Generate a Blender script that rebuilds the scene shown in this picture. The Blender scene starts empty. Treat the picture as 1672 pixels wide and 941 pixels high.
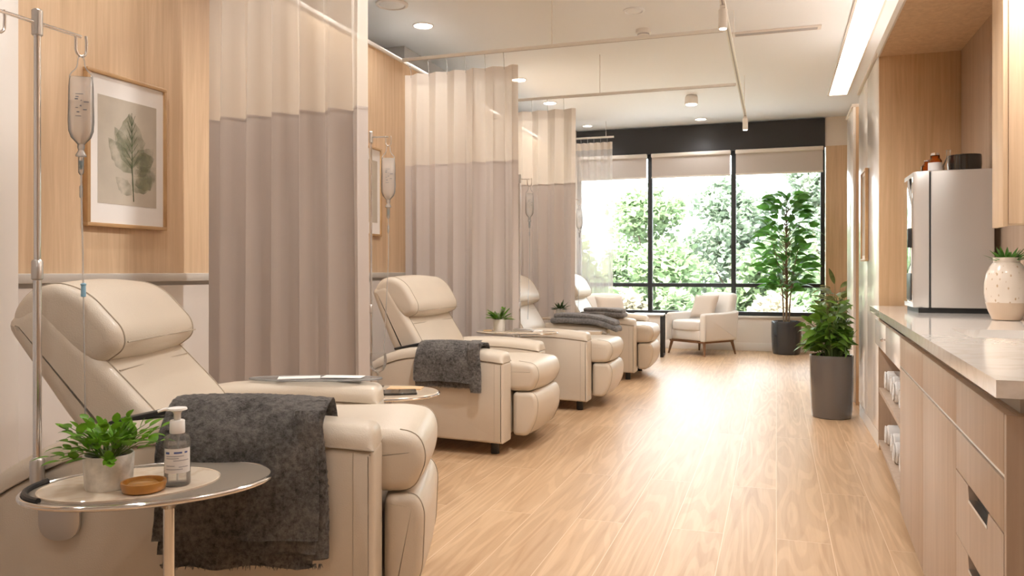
import bpy, bmesh, math, random
from mathutils import Vector, Matrix, noise
PI = math.pi
R = math.radians
scene = bpy.context.scene
COL = scene.collection

# ------------------------------------------------------------------ camera, world, sun, exposure
cam_d = bpy.data.cameras.new('camera')
cam = bpy.data.objects.new('camera', cam_d); COL.objects.link(cam)
cam.location = (0, 0, 1.1); cam.rotation_euler = (R(90), 0, R(18.5))
cam_d.sensor_width = 36; cam_d.lens = 1290 / 1672 * 36; cam_d.shift_y = -27.5 / 1672
cam_d.clip_start = .05; cam_d.clip_end = 300
cam_d.dof.use_dof = True; cam_d.dof.focus_distance = 3.0; cam_d.dof.aperture_fstop = 13.0
scene.camera = cam
vs = scene.view_settings
vs.view_transform = 'Standard'; vs.look = 'None'; vs.gamma = 1.0; vs.use_curve_mapping = False
vs.exposure = 1.05
WORLD_STRENGTH = 4.4
LAMP_W = 92.0
w = bpy.data.worlds.new('world'); scene.world = w; w.use_nodes = True
wn = w.node_tree.nodes; bg = wn['Background']
bg.inputs[0].default_value = (.87, .94, 1.0, 1); bg.inputs[1].default_value = WORLD_STRENGTH
sun_d = bpy.data.lights.new('sun', 'SUN'); sun_d.energy = 16.0; sun_d.angle = R(3); sun_d.color = (1, .95, .85)
sun = bpy.data.objects.new('sun', sun_d); COL.objects.link(sun)
sun.rotation_euler = (R(38), 0, R(-25)); sun.location = (0, 0, 20)
scene.cycles.use_denoising = True
scene.cycles.sample_clamp_indirect = 6
scene.cycles.max_bounces = 10
scene.cycles.transparent_max_bounces = 24
scene.cycles.caustics_reflective = False; scene.cycles.caustics_refractive = False

# ------------------------------------------------------------------ materials
def new_mat(name):
    m = bpy.data.materials.new(name); m.use_nodes = True
    nt = m.node_tree; return m, nt, nt.nodes['Principled BSDF'], nt.nodes['Material Output']
def c4(c): return (c[0], c[1], c[2], 1)
def pin(b, k, v):
    if k in b.inputs: b.inputs[k].default_value = v
def noise_node(nt, scale, sc=(1, 1, 1), detail=4, coord='Object'):
    tc = nt.nodes.new('ShaderNodeTexCoord'); mp = nt.nodes.new('ShaderNodeMapping')
    mp.inputs['Scale'].default_value = sc
    nt.links.new(tc.outputs[coord], mp.inputs[0])
    n = nt.nodes.new('ShaderNodeTexNoise'); n.inputs['Scale'].default_value = scale; n.inputs['Detail'].default_value = detail
    nt.links.new(mp.outputs[0], n.inputs['Vector']); return n
def ramp(nt, fac, stops):
    r = nt.nodes.new('ShaderNodeValToRGB')
    while len(r.color_ramp.elements) < len(stops): r.color_ramp.elements.new(.5)
    for e, (p, c) in zip(r.color_ramp.elements, stops): e.position = p; e.color = c4(c)
    nt.links.new(fac, r.inputs[0]); return r
def bump(nt, b, h, strength, dist=.01):
    bp = nt.nodes.new('ShaderNodeBump'); bp.inputs['Strength'].default_value = strength; bp.inputs['Distance'].default_value = dist
    nt.links.new(h, bp.inputs['Height']); nt.links.new(bp.outputs[0], b.inputs['Normal'])
def plain(name, col, rough=.5, metal=0, bs=0, bscale=200, var=0, vscale=8, coat=0, spec=None, sc=(1, 1, 1), sheen=0):
    m, nt, b, o = new_mat(name)
    b.inputs['Base Color'].default_value = c4(col); b.inputs['Roughness'].default_value = rough; b.inputs['Metallic'].default_value = metal
    if coat: pin(b, 'Coat Weight', coat); pin(b, 'Coat Roughness', .08)
    if spec is not None: pin(b, 'Specular IOR Level', spec)
    if sheen: pin(b, 'Sheen Weight', sheen); pin(b, 'Sheen Roughness', .4)
    if var:
        n = noise_node(nt, vscale, sc)
        r = ramp(nt, n.outputs[0], [(.3, [x * (1 - var) for x in col]), (.7, [min(1, x * (1 + var)) for x in col])])
        nt.links.new(r.outputs[0], b.inputs['Base Color'])
    if bs:
        n2 = noise_node(nt, bscale, sc, 3); bump(nt, b, n2.outputs[0], bs)
    return m
def wood(name, c1, c2, sc, rough=.45, bs=.08, coat=0, scale=1.0):
    m, nt, b, o = new_mat(name)
    n = noise_node(nt, scale, sc, 7); n.inputs['Roughness'].default_value = .65
    n.inputs['Distortion'].default_value = .6
    r = ramp(nt, n.outputs[0], [(.30, c1), (.5, [(x + y) / 2 for x, y in zip(c1, c2)]), (.68, c2)])
    nt.links.new(r.outputs[0], b.inputs['Base Color']); b.inputs['Roughness'].default_value = rough
    if coat: pin(b, 'Coat Weight', coat); pin(b, 'Coat Roughness', .15)
    bump(nt, b, n.outputs[0], bs, .004)
    return m
def clear(name, tint=(1, 1, 1), refl=.5, white=0.0, wcol=(1, 1, 1), rough=.03, ior=1.45):
    m, nt, b, o = new_mat(name); nt.nodes.remove(b)
    t = nt.nodes.new('ShaderNodeBsdfTransparent'); t.inputs[0].default_value = c4(tint)
    g = nt.nodes.new('ShaderNodeBsdfGlossy'); g.inputs['Roughness'].default_value = rough
    f = nt.nodes.new('ShaderNodeFresnel'); f.inputs[0].default_value = ior
    mu = nt.nodes.new('ShaderNodeMath'); mu.operation = 'MULTIPLY'; mu.inputs[1].default_value = refl
    nt.links.new(f.outputs[0], mu.inputs[0])
    base = t.outputs[0]
    if white:
        d = nt.nodes.new('ShaderNodeBsdfDiffuse'); d.inputs[0].default_value = c4(wcol)
        tl = nt.nodes.new('ShaderNodeBsdfTranslucent'); tl.inputs[0].default_value = c4(wcol)
        a = nt.nodes.new('ShaderNodeMixShader'); a.inputs[0].default_value = .5
        nt.links.new(d.outputs[0], a.inputs[1]); nt.links.new(tl.outputs[0], a.inputs[2])
        x = nt.nodes.new('ShaderNodeMixShader'); x.inputs[0].default_value = white
        nt.links.new(base, x.inputs[1]); nt.links.new(a.outputs[0], x.inputs[2]); base = x.outputs[0]
    mx = nt.nodes.new('ShaderNodeMixShader')
    nt.links.new(mu.outputs[0], mx.inputs[0]); nt.links.new(base, mx.inputs[1]); nt.links.new(g.outputs[0], mx.inputs[2])
    nt.links.new(mx.outputs[0], o.inputs[0]); return m
def cloth(name, col, trans=.3, see=0.0, weave=700, bs=.25):
    m, nt, b, o = new_mat(name); nt.nodes.remove(b)
    d = nt.nodes.new('ShaderNodeBsdfDiffuse'); d.inputs[0].default_value = c4(col)
    t = nt.nodes.new('ShaderNodeBsdfTranslucent'); t.inputs[0].default_value = c4(col)
    n = noise_node(nt, weave, (1, 1, .25), 2)
    bp = nt.nodes.new('ShaderNodeBump'); bp.inputs['Strength'].default_value = bs; bp.inputs['Distance'].default_value = .003
    nt.links.new(n.outputs[0], bp.inputs['Height']); nt.links.new(bp.outputs[0], d.inputs['Normal'])
    x = nt.nodes.new('ShaderNodeMixShader'); x.inputs[0].default_value = trans
    nt.links.new(d.outputs[0], x.inputs[1]); nt.links.new(t.outputs[0], x.inputs[2]); out = x.outputs[0]
    if see:
        tr = nt.nodes.new('ShaderNodeBsdfTransparent'); y = nt.nodes.new('ShaderNodeMixShader'); y.inputs[0].default_value = see
        nt.links.new(out, y.inputs[1]); nt.links.new(tr.outputs[0], y.inputs[2]); out = y.outputs[0]
    nt.links.new(out, o.inputs[0]); return m
def emit(name, col, s):
    m, nt, b, o = new_mat(name); b.inputs['Base Color'].default_value = c4(col)
    pin(b, 'Emission Color', c4(col)); pin(b, 'Emission Strength', s); return m
def leafmat(name, col, var=.35, trans=.3, rough=.4, scale=9, spec=.4):
    m, nt, b, o = new_mat(name)
    n = noise_node(nt, scale, (1, 1, 1), 2)
    r = ramp(nt, n.outputs[0], [(.3, [x * (1 - var) for x in col]), (.7, [min(1, x * (1 + var)) for x in col])])
    nt.links.new(r.outputs[0], b.inputs['Base Color']); b.inputs['Roughness'].default_value = rough; pin(b, 'Specular IOR Level', spec)
    t = nt.nodes.new('ShaderNodeBsdfTranslucent'); nt.links.new(r.outputs[0], t.inputs[0])
    x = nt.nodes.new('ShaderNodeMixShader'); x.inputs[0].default_value = trans
    nt.links.new(b.outputs[0], x.inputs[1]); nt.links.new(t.outputs[0], x.inputs[2]); nt.links.new(x.outputs[0], o.inputs[0]); return m
def floor_mat():
    m, nt, b, o = new_mat('oak_plank_floor')
    tc = nt.nodes.new('ShaderNodeTexCoord'); sep = nt.nodes.new('ShaderNodeSeparateXYZ'); com = nt.nodes.new('ShaderNodeCombineXYZ')
    nt.links.new(tc.outputs['Object'], sep.inputs[0])
    nt.links.new(sep.outputs['Y'], com.inputs['X']); nt.links.new(sep.outputs['X'], com.inputs['Y'])
    br = nt.nodes.new('ShaderNodeTexBrick'); nt.links.new(com.outputs[0], br.inputs['Vector'])
    br.offset = .37; br.offset_frequency = 2
    br.inputs['Scale'].default_value = 1; br.inputs['Brick Width'].default_value = 2.1; br.inputs['Row Height'].default_value = .21
    br.inputs['Mortar Size'].default_value = .0016; br.inputs['Mortar Smooth'].default_value = .1; br.inputs['Bias'].default_value = 0
    br.inputs['Color1'].default_value = (0, 0, 0, 1); br.inputs['Color2'].default_value = (1, 1, 1, 1); br.inputs['Mortar'].default_value = (.5, .5, .5, 1)
    # per-plank random shifts the grain
    add = nt.nodes.new('ShaderNodeVectorMath'); add.operation = 'MULTIPLY_ADD'
    add.inputs[1].default_value = (7, 13, 3)
    nt.links.new(br.outputs['Color'], add.inputs[0]); nt.links.new(com.outputs[0], add.inputs[2])
    mp = nt.nodes.new('ShaderNodeMapping'); mp.inputs['Scale'].default_value = (.9, 14, 1); nt.links.new(add.outputs[0], mp.inputs[0])
    n = nt.nodes.new('ShaderNodeTexNoise'); n.inputs['Scale'].default_value = 1.6; n.inputs['Detail'].default_value = 6; n.inputs['Distortion'].default_value = 1.2
    nt.links.new(mp.outputs[0], n.inputs['Vector'])
    mp2 = nt.nodes.new('ShaderNodeMapping'); mp2.inputs['Scale'].default_value = (.55, 6.5, 1); nt.links.new(add.outputs[0], mp2.inputs[0])
    n3 = nt.nodes.new('ShaderNodeTexNoise'); n3.inputs['Scale'].default_value = 1.1; n3.inputs['Detail'].default_value = 1; nt.links.new(mp2.outputs[0], n3.inputs['Vector'])
    mm = nt.nodes.new('ShaderNodeMath'); mm.operation = 'MULTIPLY'; mm.inputs[1].default_value = 60; nt.links.new(n3.outputs[0], mm.inputs[0])
    sn = nt.nodes.new('ShaderNodeMath'); sn.operation = 'SINE'; nt.links.new(mm.outputs[0], sn.inputs[0])
    r = ramp(nt, n.outputs[0], [(.28, (.53, .34, .195)), (.5, (.61, .41, .245)), (.72, (.67, .465, .29))])
    mix = nt.nodes.new('ShaderNodeMix'); mix.data_type = 'RGBA'; mix.blend_type = 'MULTIPLY'
    rr = ramp(nt, sn.outputs[0], [(0.0, (.86, .83, .80)), (.6, (1, 1, 1))])
    mix.inputs[0].default_value = .75
    nt.links.new(r.outputs[0], mix.inputs[6]); nt.links.new(rr.outputs[0], mix.inputs[7])
    mix2 = nt.nodes.new('ShaderNodeMix'); mix2.data_type = 'RGBA'; mix2.blend_type = 'MULTIPLY'; mix2.inputs[0].default_value = .8
    r2 = ramp(nt, br.outputs['Color'], [(0, (.86, .85, .84)), (1, (1, 1, 1))])
    nt.links.new(mix.outputs[2], mix2.inputs[6]); nt.links.new(r2.outputs[0], mix2.inputs[7])
    mix3 = nt.nodes.new('ShaderNodeMix'); mix3.data_type = 'RGBA'; mix3.inputs[7].default_value = (.80, .64, .47, 1)
    ms = nt.nodes.new('ShaderNodeMath'); ms.operation = 'MULTIPLY'; ms.inputs[1].default_value = .6; nt.links.new(br.outputs['Fac'], ms.inputs[0])
    nt.links.new(ms.outputs[0], mix3.inputs[0]); nt.links.new(mix2.outputs[2], mix3.inputs[6])
    nt.links.new(mix3.outputs[2], b.inputs['Base Color']); b.inputs['Roughness'].default_value = .38; pin(b, 'Specular IOR Level', .24)
    bump(nt, b, n.outputs[0], .06, .003); return m
def stone_mat(name, base, vein, rough=.12):
    m, nt, b, o = new_mat(name)
    n = noise_node(nt, 3.5, (1, 1, 1), 8); n.inputs['Distortion'].default_value = 2.5
    r = ramp(nt, n.outputs[0], [(.42, base), (.495, vein), (.55, base)])
    nt.links.new(r.outputs[0], b.inputs['Base Color']); b.inputs['Roughness'].default_value = rough; pin(b, 'Coat Weight', .3); return m
def fur_mat(name, c1, c2):
    m, nt, b, o = new_mat(name)
    n = noise_node(nt, 60, (1, 1, 1), 6); n.inputs['Roughness'].default_value = .8
    n2 = noise_node(nt, 9, (1, 1, 1), 3)
    a = nt.nodes.new('ShaderNodeMath'); a.operation = 'MULTIPLY_ADD'; a.inputs[1].default_value = .35
    nt.links.new(n2.outputs[0], a.inputs[0]); nt.links.new(n.outputs[0], a.inputs[2])
    r = ramp(nt, a.outputs[0], [(.5, c1), (.82, c2)])
    nt.links.new(r.outputs[0], b.inputs['Base Color']); b.inputs['Roughness'].default_value = .95; pin(b, 'Sheen Weight', .35); pin(b, 'Specular IOR Level', .1)
    bump(nt, b, n.outputs[0], .9, .012); return m

M = {}
M['floor'] = floor_mat()
M['white_wall'] = plain('painted_white_wall', (.80, .73, .66), .6)
M['ceiling'] = plain('painted_ceiling', (.88, .91, .945), .75)
M['grey_wall'] = plain('grey_soffit', (.50, .48, .46), .6)
M['oak_v'] = wood('oak_veneer_vertical', (.58, .395, .24), (.74, .54, .355), (26, 26, 1.1), .5, .05)
M['oak_niche'] = wood('oak_niche_panel', (.58, .375, .20), (.76, .53, .32), (26, 26, 1.1), .42, .05)
M['oak_cab'] = wood('pale_oak_cabinet', (.41, .295, .21), (.51, .385, .29), (24, 24, 1.4), .42, .04)
M['lam'] = plain('off_white_laminate', (.86, .82, .78), .22, var=.03, vscale=3, sc=(12, 12, .4), coat=.25)
M['low_panel'] = plain('wainscot_panel', (.72, .66, .61), .5)
M['rail'] = plain('brushed_rail', (.62, .58, .53), .35, .3)
M['trim'] = plain('white_trim', (.82, .77, .72), .4)
M['blackframe'] = plain('black_window_frame', (.022, .024, .027), .45)
M['header'] = plain('charcoal_header', (.03, .03, .033), .55)
M['blind'] = cloth('roller_blind', (.62, .57, .545), .06, 0, 900, .1)
M['glass'] = clear('window_glass', (.99, 1, .99), .55)
M['leather'] = plain('cream_leather', (.65, .56, .455), .42, 0, .12, 260, coat=.06, var=.03, vscale=3)
M['seam'] = plain('leather_seam', (.47, .395, .31), .5)
M['black'] = plain('black_plastic', (.015, .015, .016), .4)
M['chrome'] = plain('chrome', (.80, .80, .81), .10, 1)
M['steel'] = plain('brushed_steel', (.62, .60, .58), .3, 1)
M['cur_low'] = cloth('taupe_curtain', (.62, .55, .505), .18, 0)
M['cur_mesh'] = cloth('cream_mesh_curtain', (.76, .69, .61), .30, .10, 500, .15)
M['sheer'] = cloth('sheer_curtain', (.70, .68, .675), .22, .30, 500, .1)
M['cur_hem'] = cloth('curtain_hem', (.72, .65, .58), .2, .05)
M['fur'] = fur_mat('grey_plush', (.075, .067, .061), (.46, .42, .39))
M['knit'] = fur_mat('slate_wool', (.09, .085, .083), (.28, .262, .255))
M['bag'] = clear('soft_clear_plastic', (.99, .99, .99), 1.0, .28, (1, 1, 1), .06)
M['fluid'] = clear('saline_fluid', (.99, .98, .97), .5, .12, (1, .97, .95), .05)
M['tubing'] = clear('clear_tubing', (.95, .95, .95), 1.0, .35, (1, 1, 1), .08)
M['blue'] = plain('blue_plastic', (.28, .50, .66), .35)
M['teal'] = plain('teal_plastic', (.05, .22, .28), .4)
M['ink'] = plain('printed_ink', (.10, .12, .17), .6)
M['inkblue'] = plain('blue_ink', (.08, .13, .34), .6)
M['inkgrey'] = plain('grey_ink', (.48, .46, .47), .6)
M['white_pl'] = plain('white_plastic', (.85, .83, .80), .35)
M['label'] = plain('paper_label', (.86, .82, .79), .5)
M['bottle'] = clear('clear_bottle', (.98, .98, .98), .8, .06, (1, 1, 1))
M['marble'] = stone_mat('beige_marble', (.78, .66, .53), (.70, .56, .43), .08)
M['quartz'] = stone_mat('white_quartz', (.88, .83, .78), (.80, .74, .68), .10)
M['tglass'] = clear('smoked_table_glass', (.92, .88, .84), .8, .62, (.70, .62, .53), .05)
M['pale_top'] = wood('pale_table_top', (.58, .46, .34), (.68, .56, .43), (3, 3, 3), .2, .02, .4)
M['conc'] = plain('mottled_concrete', (.76, .73, .69), .6, var=.25, vscale=30, bs=.15, bscale=60)
M['ceram'] = plain('white_ceramic', (.76, .71, .66), .35)
M['soil'] = plain('potting_soil', (.03, .022, .015), .95, bs=.8, bscale=120)
M['amber'] = plain('amber_wood', (.46, .20, .035), .3, var=.2, vscale=25, coat=.5)
M['leaf_a'] = leafmat('bright_leaf', (.13, .30, .018), .4, .35, .4, 30)
M['leaf_fern'] = leafmat('fern_leaf', (.15, .33, .02), .4, .35, .5, 30)
M['leaf_dk'] = leafmat('dark_olive_leaf', (.055, .10, .03), .4, .25, .5, 30)
M['leaf_ficus'] = leafmat('glossy_ficus_leaf', (.075, .20, .03), .4, .5, .3, 12)
M['leaf_floor'] = leafmat('yellow_green_leaf', (.10, .20, .022), .5, .3, .35, 9)
M['leaf_red'] = leafmat('variegated_leaf', (.14, .17, .05), .6, .3, .4, 14)
M['stem'] = plain('green_stem', (.14, .20, .05), .6)
M['bark'] = plain('brown_bark', (.20, .13, .07), .85, bs=.4, bscale=60)
M['pot_taupe'] = plain('glossy_taupe_glaze', (.115, .10, .092), .2, coat=.8)
M['pot_navy'] = plain('glossy_charcoal_glaze', (.022, .028, .036), .18, coat=.8)
M['boucle'] = plain('white_boucle', (.80, .75, .70), .9, bs=.5, bscale=350, sheen=.3)
M['linen'] = plain('beige_linen', (.60, .51, .43), .9, bs=.5, bscale=300, sheen=.2)
M['walnut'] = wood('walnut_leg', (.16, .075, .035), (.26, .13, .06), (20, 20, 2), .4)
M['mat_white'] = plain('white_mat_board', (.86, .82, .79), .7)
M['paper'] = plain('taupe_print_paper', (.52, .46, .38), .8, var=.10, vscale=6)
M['frame'] = wood('oak_frame', (.45, .26, .12), (.56, .35, .17), (8, 8, 8), .4)
M['silver'] = plain('silver_appliance', (.62, .59, .56), .34, .5)
M['sink'] = plain('dark_brushed_steel', (.30, .28, .26), .38, 1)
M['mirror'] = plain('mirror_chrome', (.88, .88, .87), .05, 1)
M['dark'] = plain('dark_gap', (.012, .012, .012), .6)
M['brown_glass'] = clear('amber_liquor', (.80, .36, .05), .9, .10, (.6, .25, .03))
M['smoke'] = plain('smoked_black_bowl', (.02, .016, .013), .08, coat=.6)
M['vase'] = None
M['towel'] = plain('white_terry', (.86, .83, .80), .95, bs=.6, bscale=260, sheen=.3)
M['lampglow'] = emit('lamp_lens', (1, .90, .76), 9)
M['fill_uplight'] = emit('fill_uplight_glow', (1, .97, .94), 14)  # glow for the added ceiling fill strips
M['cove'] = emit('cove_light', (1, .88, .73), 3.2)
M['backsplash'] = plain('taupe_backsplash', (.42, .385, .35), .35)
M['tablet'] = plain('black_tablet', (.02, .017, .014), .12, coat=.5)
M['tan'] = plain('tan_paper', (.70, .48, .27), .6)
M['bark_out'] = plain('tree_bark', (.20, .16, .12), .9)
M['bounce_ground'] = plain('pale_bounce_ground', (.68, .68, .67), .95, var=.3, vscale=.6)  # ground colour kept pale to bounce daylight up onto the ceiling
def vase_mat():
    m, nt, b, o = new_mat('speckled_vase_glaze')
    tc = nt.nodes.new('ShaderNodeTexCoord')
    v = nt.nodes.new('ShaderNodeTexVoronoi'); v.inputs['Scale'].default_value = 60
    mp = nt.nodes.new('ShaderNodeMapping'); mp.inputs['Scale'].default_value = (1, 1, .55); nt.links.new(tc.outputs['Object'], mp.inputs[0]); nt.links.new(mp.outputs[0], v.inputs['Vector'])
    r = ramp(nt, v.outputs['Distance'], [(.14, (.50, .34, .20)), (.26, (.76, .66, .56))])
    nt.links.new(r.outputs[0], b.inputs['Base Color']); b.inputs['Roughness'].default_value = .2; pin(b, 'Coat Weight', .5); return m
M['vase'] = vase_mat()
M['vase_low'] = plain('sand_glaze', (.60, .45, .32), .3, coat=.4)

# ------------------------------------------------------------------ mesh helpers
def finish(name, bm, mat, parent=None, ang=38, smooth=True):
    bmesh.ops.recalc_face_normals(bm, faces=bm.faces)
    if smooth:
        for f in bm.faces: f.smooth = True
        for e in bm.edges:
            if len(e.link_faces) == 2 and e.calc_face_angle(0) > R(ang): e.smooth = False
    me = bpy.data.meshes.new(name); bm.to_mesh(me); bm.free()
    me.materials.append(M[mat] if isinstance(mat, str) else mat)
    o = bpy.data.objects.new(name, me); COL.objects.link(o)
    if parent: o.parent = parent
    return o
def tag(o, label=None, cat=None, group=None, kind=None):
    if label: o['label'] = label
    if cat: o['category'] = cat
    if group: o['group'] = group
    if kind: o['kind'] = kind
    return o
def thing(name, label, cat, loc=(0, 0, 0), rz=0, group=None, scale=1):
    o = bpy.data.objects.new(name, None); COL.objects.link(o); o.empty_display_size = .1
    o.location = loc; o.rotation_euler = (0, 0, rz); o.scale = (scale,) * 3
    return tag(o, label, cat, group)
def struct(name, bm, mat, ang=38): return tag(finish(name, bm, mat, None, ang), None, None, None, 'structure')
def NB(): return bmesh.new()
def box(bm, x0, x1, y0, y1, z0, z1, bev=0, seg=2, mtx=None):
    r = bmesh.ops.create_cube(bm, size=1); vs_ = r['verts']
    for v in vs_: v.co = Vector(((x0 + x1) / 2 + v.co.x * (x1 - x0), (y0 + y1) / 2 + v.co.y * (y1 - y0), (z0 + z1) / 2 + v.co.z * (z1 - z0)))
    if mtx is not None:
        for v in vs_: v.co = mtx @ v.co
    if bev:
        es = list({e for v in vs_ for e in v.link_edges})
        bmesh.ops.bevel(bm, geom=es, offset=bev, segments=seg, affect='EDGES', profile=.5)
    return bm
def loft(bm, rings, cap=True, closed=True, loop=False):
    vv = [[bm.verts.new(p) for p in r] for r in rings]
    n = len(vv[0])
    rng = range(len(vv)) if loop else range(len(vv) - 1)
    for i in rng:
        a, b = vv[i], vv[(i + 1) % len(vv)]
        for j in range(n if closed else n - 1):
            k = (j + 1) % n
            try: bm.faces.new((a[j], a[k], b[k], b[j]))
            except ValueError: pass
    if cap and closed and not loop:
        bm.faces.new(list(reversed(vv[0]))); bm.faces.new(vv[-1])
    return vv
def frames(pts, closed=False):
    pts = [Vector(p) for p in pts]; n = len(pts); T = []
    for i in range(n):
        if closed: t = pts[(i + 1) % n] - pts[i - 1]
        else: t = pts[min(i + 1, n - 1)] - pts[max(i - 1, 0)]
        T.append(t.normalized() if t.length > 1e-9 else Vector((0, 0, 1)))
    up = Vector((0, 0, 1)) if abs(T[0].z) < .9 else Vector((1, 0, 0))
    u = T[0].cross(up).normalized(); out = []
    for t in T:
        u = (u - t * u.dot(t)).normalized(); out.append((u, t.cross(u)))
    return pts, out
def tube(bm, pts, r, seg=8, closed=False, cap=True):
    P_, F = frames(pts, closed); rings = []
    for i, (p, (u, v)) in enumerate(zip(P_, F)):
        rr = r[i] if isinstance(r, (list, tuple)) else r
        rings.append([p + (u * math.cos(2 * PI * k / seg) + v * math.sin(2 * PI * k / seg)) * rr for k in range(seg)])
    loft(bm, rings, cap, True, closed); return bm
def cyl(bm, p0, p1, r0, r1=None, seg=24): return tube(bm, [p0, p1], [r0, r0 if r1 is None else r1], seg)
def lathe(bm, prof, c=(0, 0, 0), seg=40, sx=1, sy=1):
    rings = []
    for r, z in prof:
        rings.append([Vector((c[0] + sx * max(r, 1e-4) * math.cos(2 * PI * k / seg), c[1] + sy * max(r, 1e-4) * math.sin(2 * PI * k / seg), c[2] + z)) for k in range(seg)])
    loft(bm, rings, True); return bm
def ellipse_disc(bm, c, a, b, z0, z1, ang=0, seg=64, bev=.004):
    ca, sa = math.cos(ang), math.sin(ang); rings = []
    for ins, z in ((bev, z0), (0, z0 + bev), (0, z1 - bev), (bev, z1)):
        rg = []
        for k in range(seg):
            t = 2 * PI * k / seg; x, y = (a - ins) * math.cos(t), (b - ins) * math.sin(t)
            rg.append(Vector((c[0] + x * ca - y * sa, c[1] + x * sa + y * ca, z)))
        rings.append(rg)
    loft(bm, rings); return bm
def ellipse_pts(c, a, b, z, ang=0, n=64, t0=0, t1=2 * PI):
    ca, sa = math.cos(ang), math.sin(ang); o = []
    for k in range(n):
        t = t0 + (t1 - t0) * k / n; x, y = a * math.cos(t), b * math.sin(t)
        o.append((c[0] + x * ca - y * sa, c[1] + x * sa + y * ca, z))
    return o
def smooth_closed(pts, it=2):
    for _ in range(it):
        q = []
        for i in range(len(pts)):
            a, b = Vector(pts[i]), Vector(pts[(i + 1) % len(pts)])
            q += [a * .75 + b * .25, a * .25 + b * .75]
        pts = q
    return pts
def smooth_open(pts, it=2):
    for _ in range(it):
        q = [Vector(pts[0])]
        for i in range(len(pts) - 1):
            a, b = Vector(pts[i]), Vector(pts[i + 1]); q += [a * .75 + b * .25, a * .25 + b * .75]
        q.append(Vector(pts[-1])); pts = q
    return pts
def roundpoly(pts, rad, seg=5):
    """pts: 2-D ccw polygon, rad: radius per corner"""
    out = []; n = len(pts)
    for i in range(n):
        p = Vector(pts[i]); a = Vector(pts[i - 1]); b = Vector(pts[(i + 1) % n]); r = rad[i] if isinstance(rad, (list, tuple)) else rad
        da, db = (a - p), (b - p); la, lb = da.length, db.length
        t = min(r, la * .49, lb * .49)
        if t < 1e-4: out.append(p); continue
        p0, p1 = p + da / la * t, p + db / lb * t
        for k in range(seg + 1):
            s = k / seg; out.append(p0 * (1 - s) ** 2 + p * 2 * s * (1 - s) + p1 * s * s)
    return out
def inset2(poly, d):
    n = len(poly); out = []
    for i in range(n):
        e0 = (poly[i] - poly[i - 1]); e1 = (poly[(i + 1) % n] - poly[i])
        n0 = Vector((-e0.y, e0.x)); n1 = Vector((-e1.y, e1.x))
        m = (n0.normalized() if n0.length > 1e-9 else n0) + (n1.normalized() if n1.length > 1e-9 else n1)
        if m.length < 1e-6: out.append(poly[i].copy()); continue
        out.append(poly[i] + m.normalized() * d)
    return out
def slab(bm, poly, y0, y1, r=.03, seg=4, plane='xz', crown=0.0):
    """rounded extrusion of a ccw 2-D profile between y0 and y1"""
    rings = []; ys = []
    for k in range(seg + 1):
        t = PI / 2 * k / seg; ys.append((y0 + r * (1 - math.sin(t)), r * (1 - math.cos(t)) if False else r * (1 - math.cos(PI / 2 - t))))
    a = [(y0 + r * (1 - math.cos(PI / 2 * k / seg)), r * (1 - math.sin(PI / 2 * k / seg))) for k in range(seg + 1)]
    mid = [(y0 + r + (y1 - y0 - 2 * r) * k / 6, -crown * math.sin(PI * k / 6)) for k in range(1, 6)]
    b = [(y1 - (y - y0), i) for y, i in reversed(a)]
    for y, ins in a + mid + b:
        q = inset2(poly, ins) if abs(ins) > 1e-6 else poly
        if plane == 'xz': rings.append([Vector((p.x, y, p.y)) for p in q])
        elif plane == 'xy': rings.append([Vector((p.x, p.y, y)) for p in q])
        else: rings.append([Vector((y, p.x, p.y)) for p in q])
    loft(bm, rings); return bm
def seam_loop(bm, poly, y, r=.0022, ins=0.0, out=.0012):
    q = inset2(poly, ins - out); tube(bm, [Vector((p.x, y, p.y)) for p in q], r, 6, True); return bm
def leaf(bm, base, d, length, width, droop=.3, seg=5, fold=.25, up=Vector((0, 0, 1)), shape=1.0, tip=.0):
    d = Vector(d).normalized(); side = d.cross(up)
    if side.length < 1e-3: side = Vector((1, 0, 0))
    side.normalize(); nrm = side.cross(d).normalized()
    rows = []
    for i in range(seg + 1):
        t = i / seg; p = Vector(base) + d * length * t - Vector((0, 0, 1)) * droop * length * t * t
        wv = width * .5 * (math.sin(PI * min(1, t ** .8 * .97 + .015)) ** shape) if 0 < i < seg else width * .03
        rows.append((p - side * wv + nrm * fold * wv, p, p + side * wv + nrm * fold * wv))
    vv = [[bm.verts.new(q) for q in r] for r in rows]
    for i in range(seg):
        for j in (0, 1): bm.faces.new((vv[i][j], vv[i][j + 1], vv[i + 1][j + 1], vv[i + 1][j]))
def sheet(bm, fn, nu, nv):
    g = [[bm.verts.new(fn(i / nu, j / nv)) for j in range(nv + 1)] for i in range(nu + 1)]
    for i in range(nu):
        for j in range(nv): bm.faces.new((g[i][j], g[i + 1][j], g[i + 1][j + 1], g[i][j + 1]))
def solid(bm, t):
    bmesh.ops.solidify(bm, geom=bm.faces[:], thickness=t)
def superell(bm, c, sx, sy, sz, e1=.5, e2=.5, nu=40, nv=24, mtx=None):
    def sp(x, e): return math.copysign(abs(x) ** e, x)
    rings = []
    for i in range(nv + 1):
        ph = -PI / 2 + PI * (i + .001) / (nv + .002); rg = []
        for k in range(nu):
            th = 2 * PI * k / nu
            p = Vector((sx * sp(math.cos(ph), e1) * sp(math.cos(th), e2), sy * sp(math.cos(ph), e1) * sp(math.sin(th), e2), sz * sp(math.sin(ph), e1)))
            if mtx is not None: p = mtx @ p
            rg.append(p + Vector(c))
        rings.append(rg)
    loft(bm, rings); return bm

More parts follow.
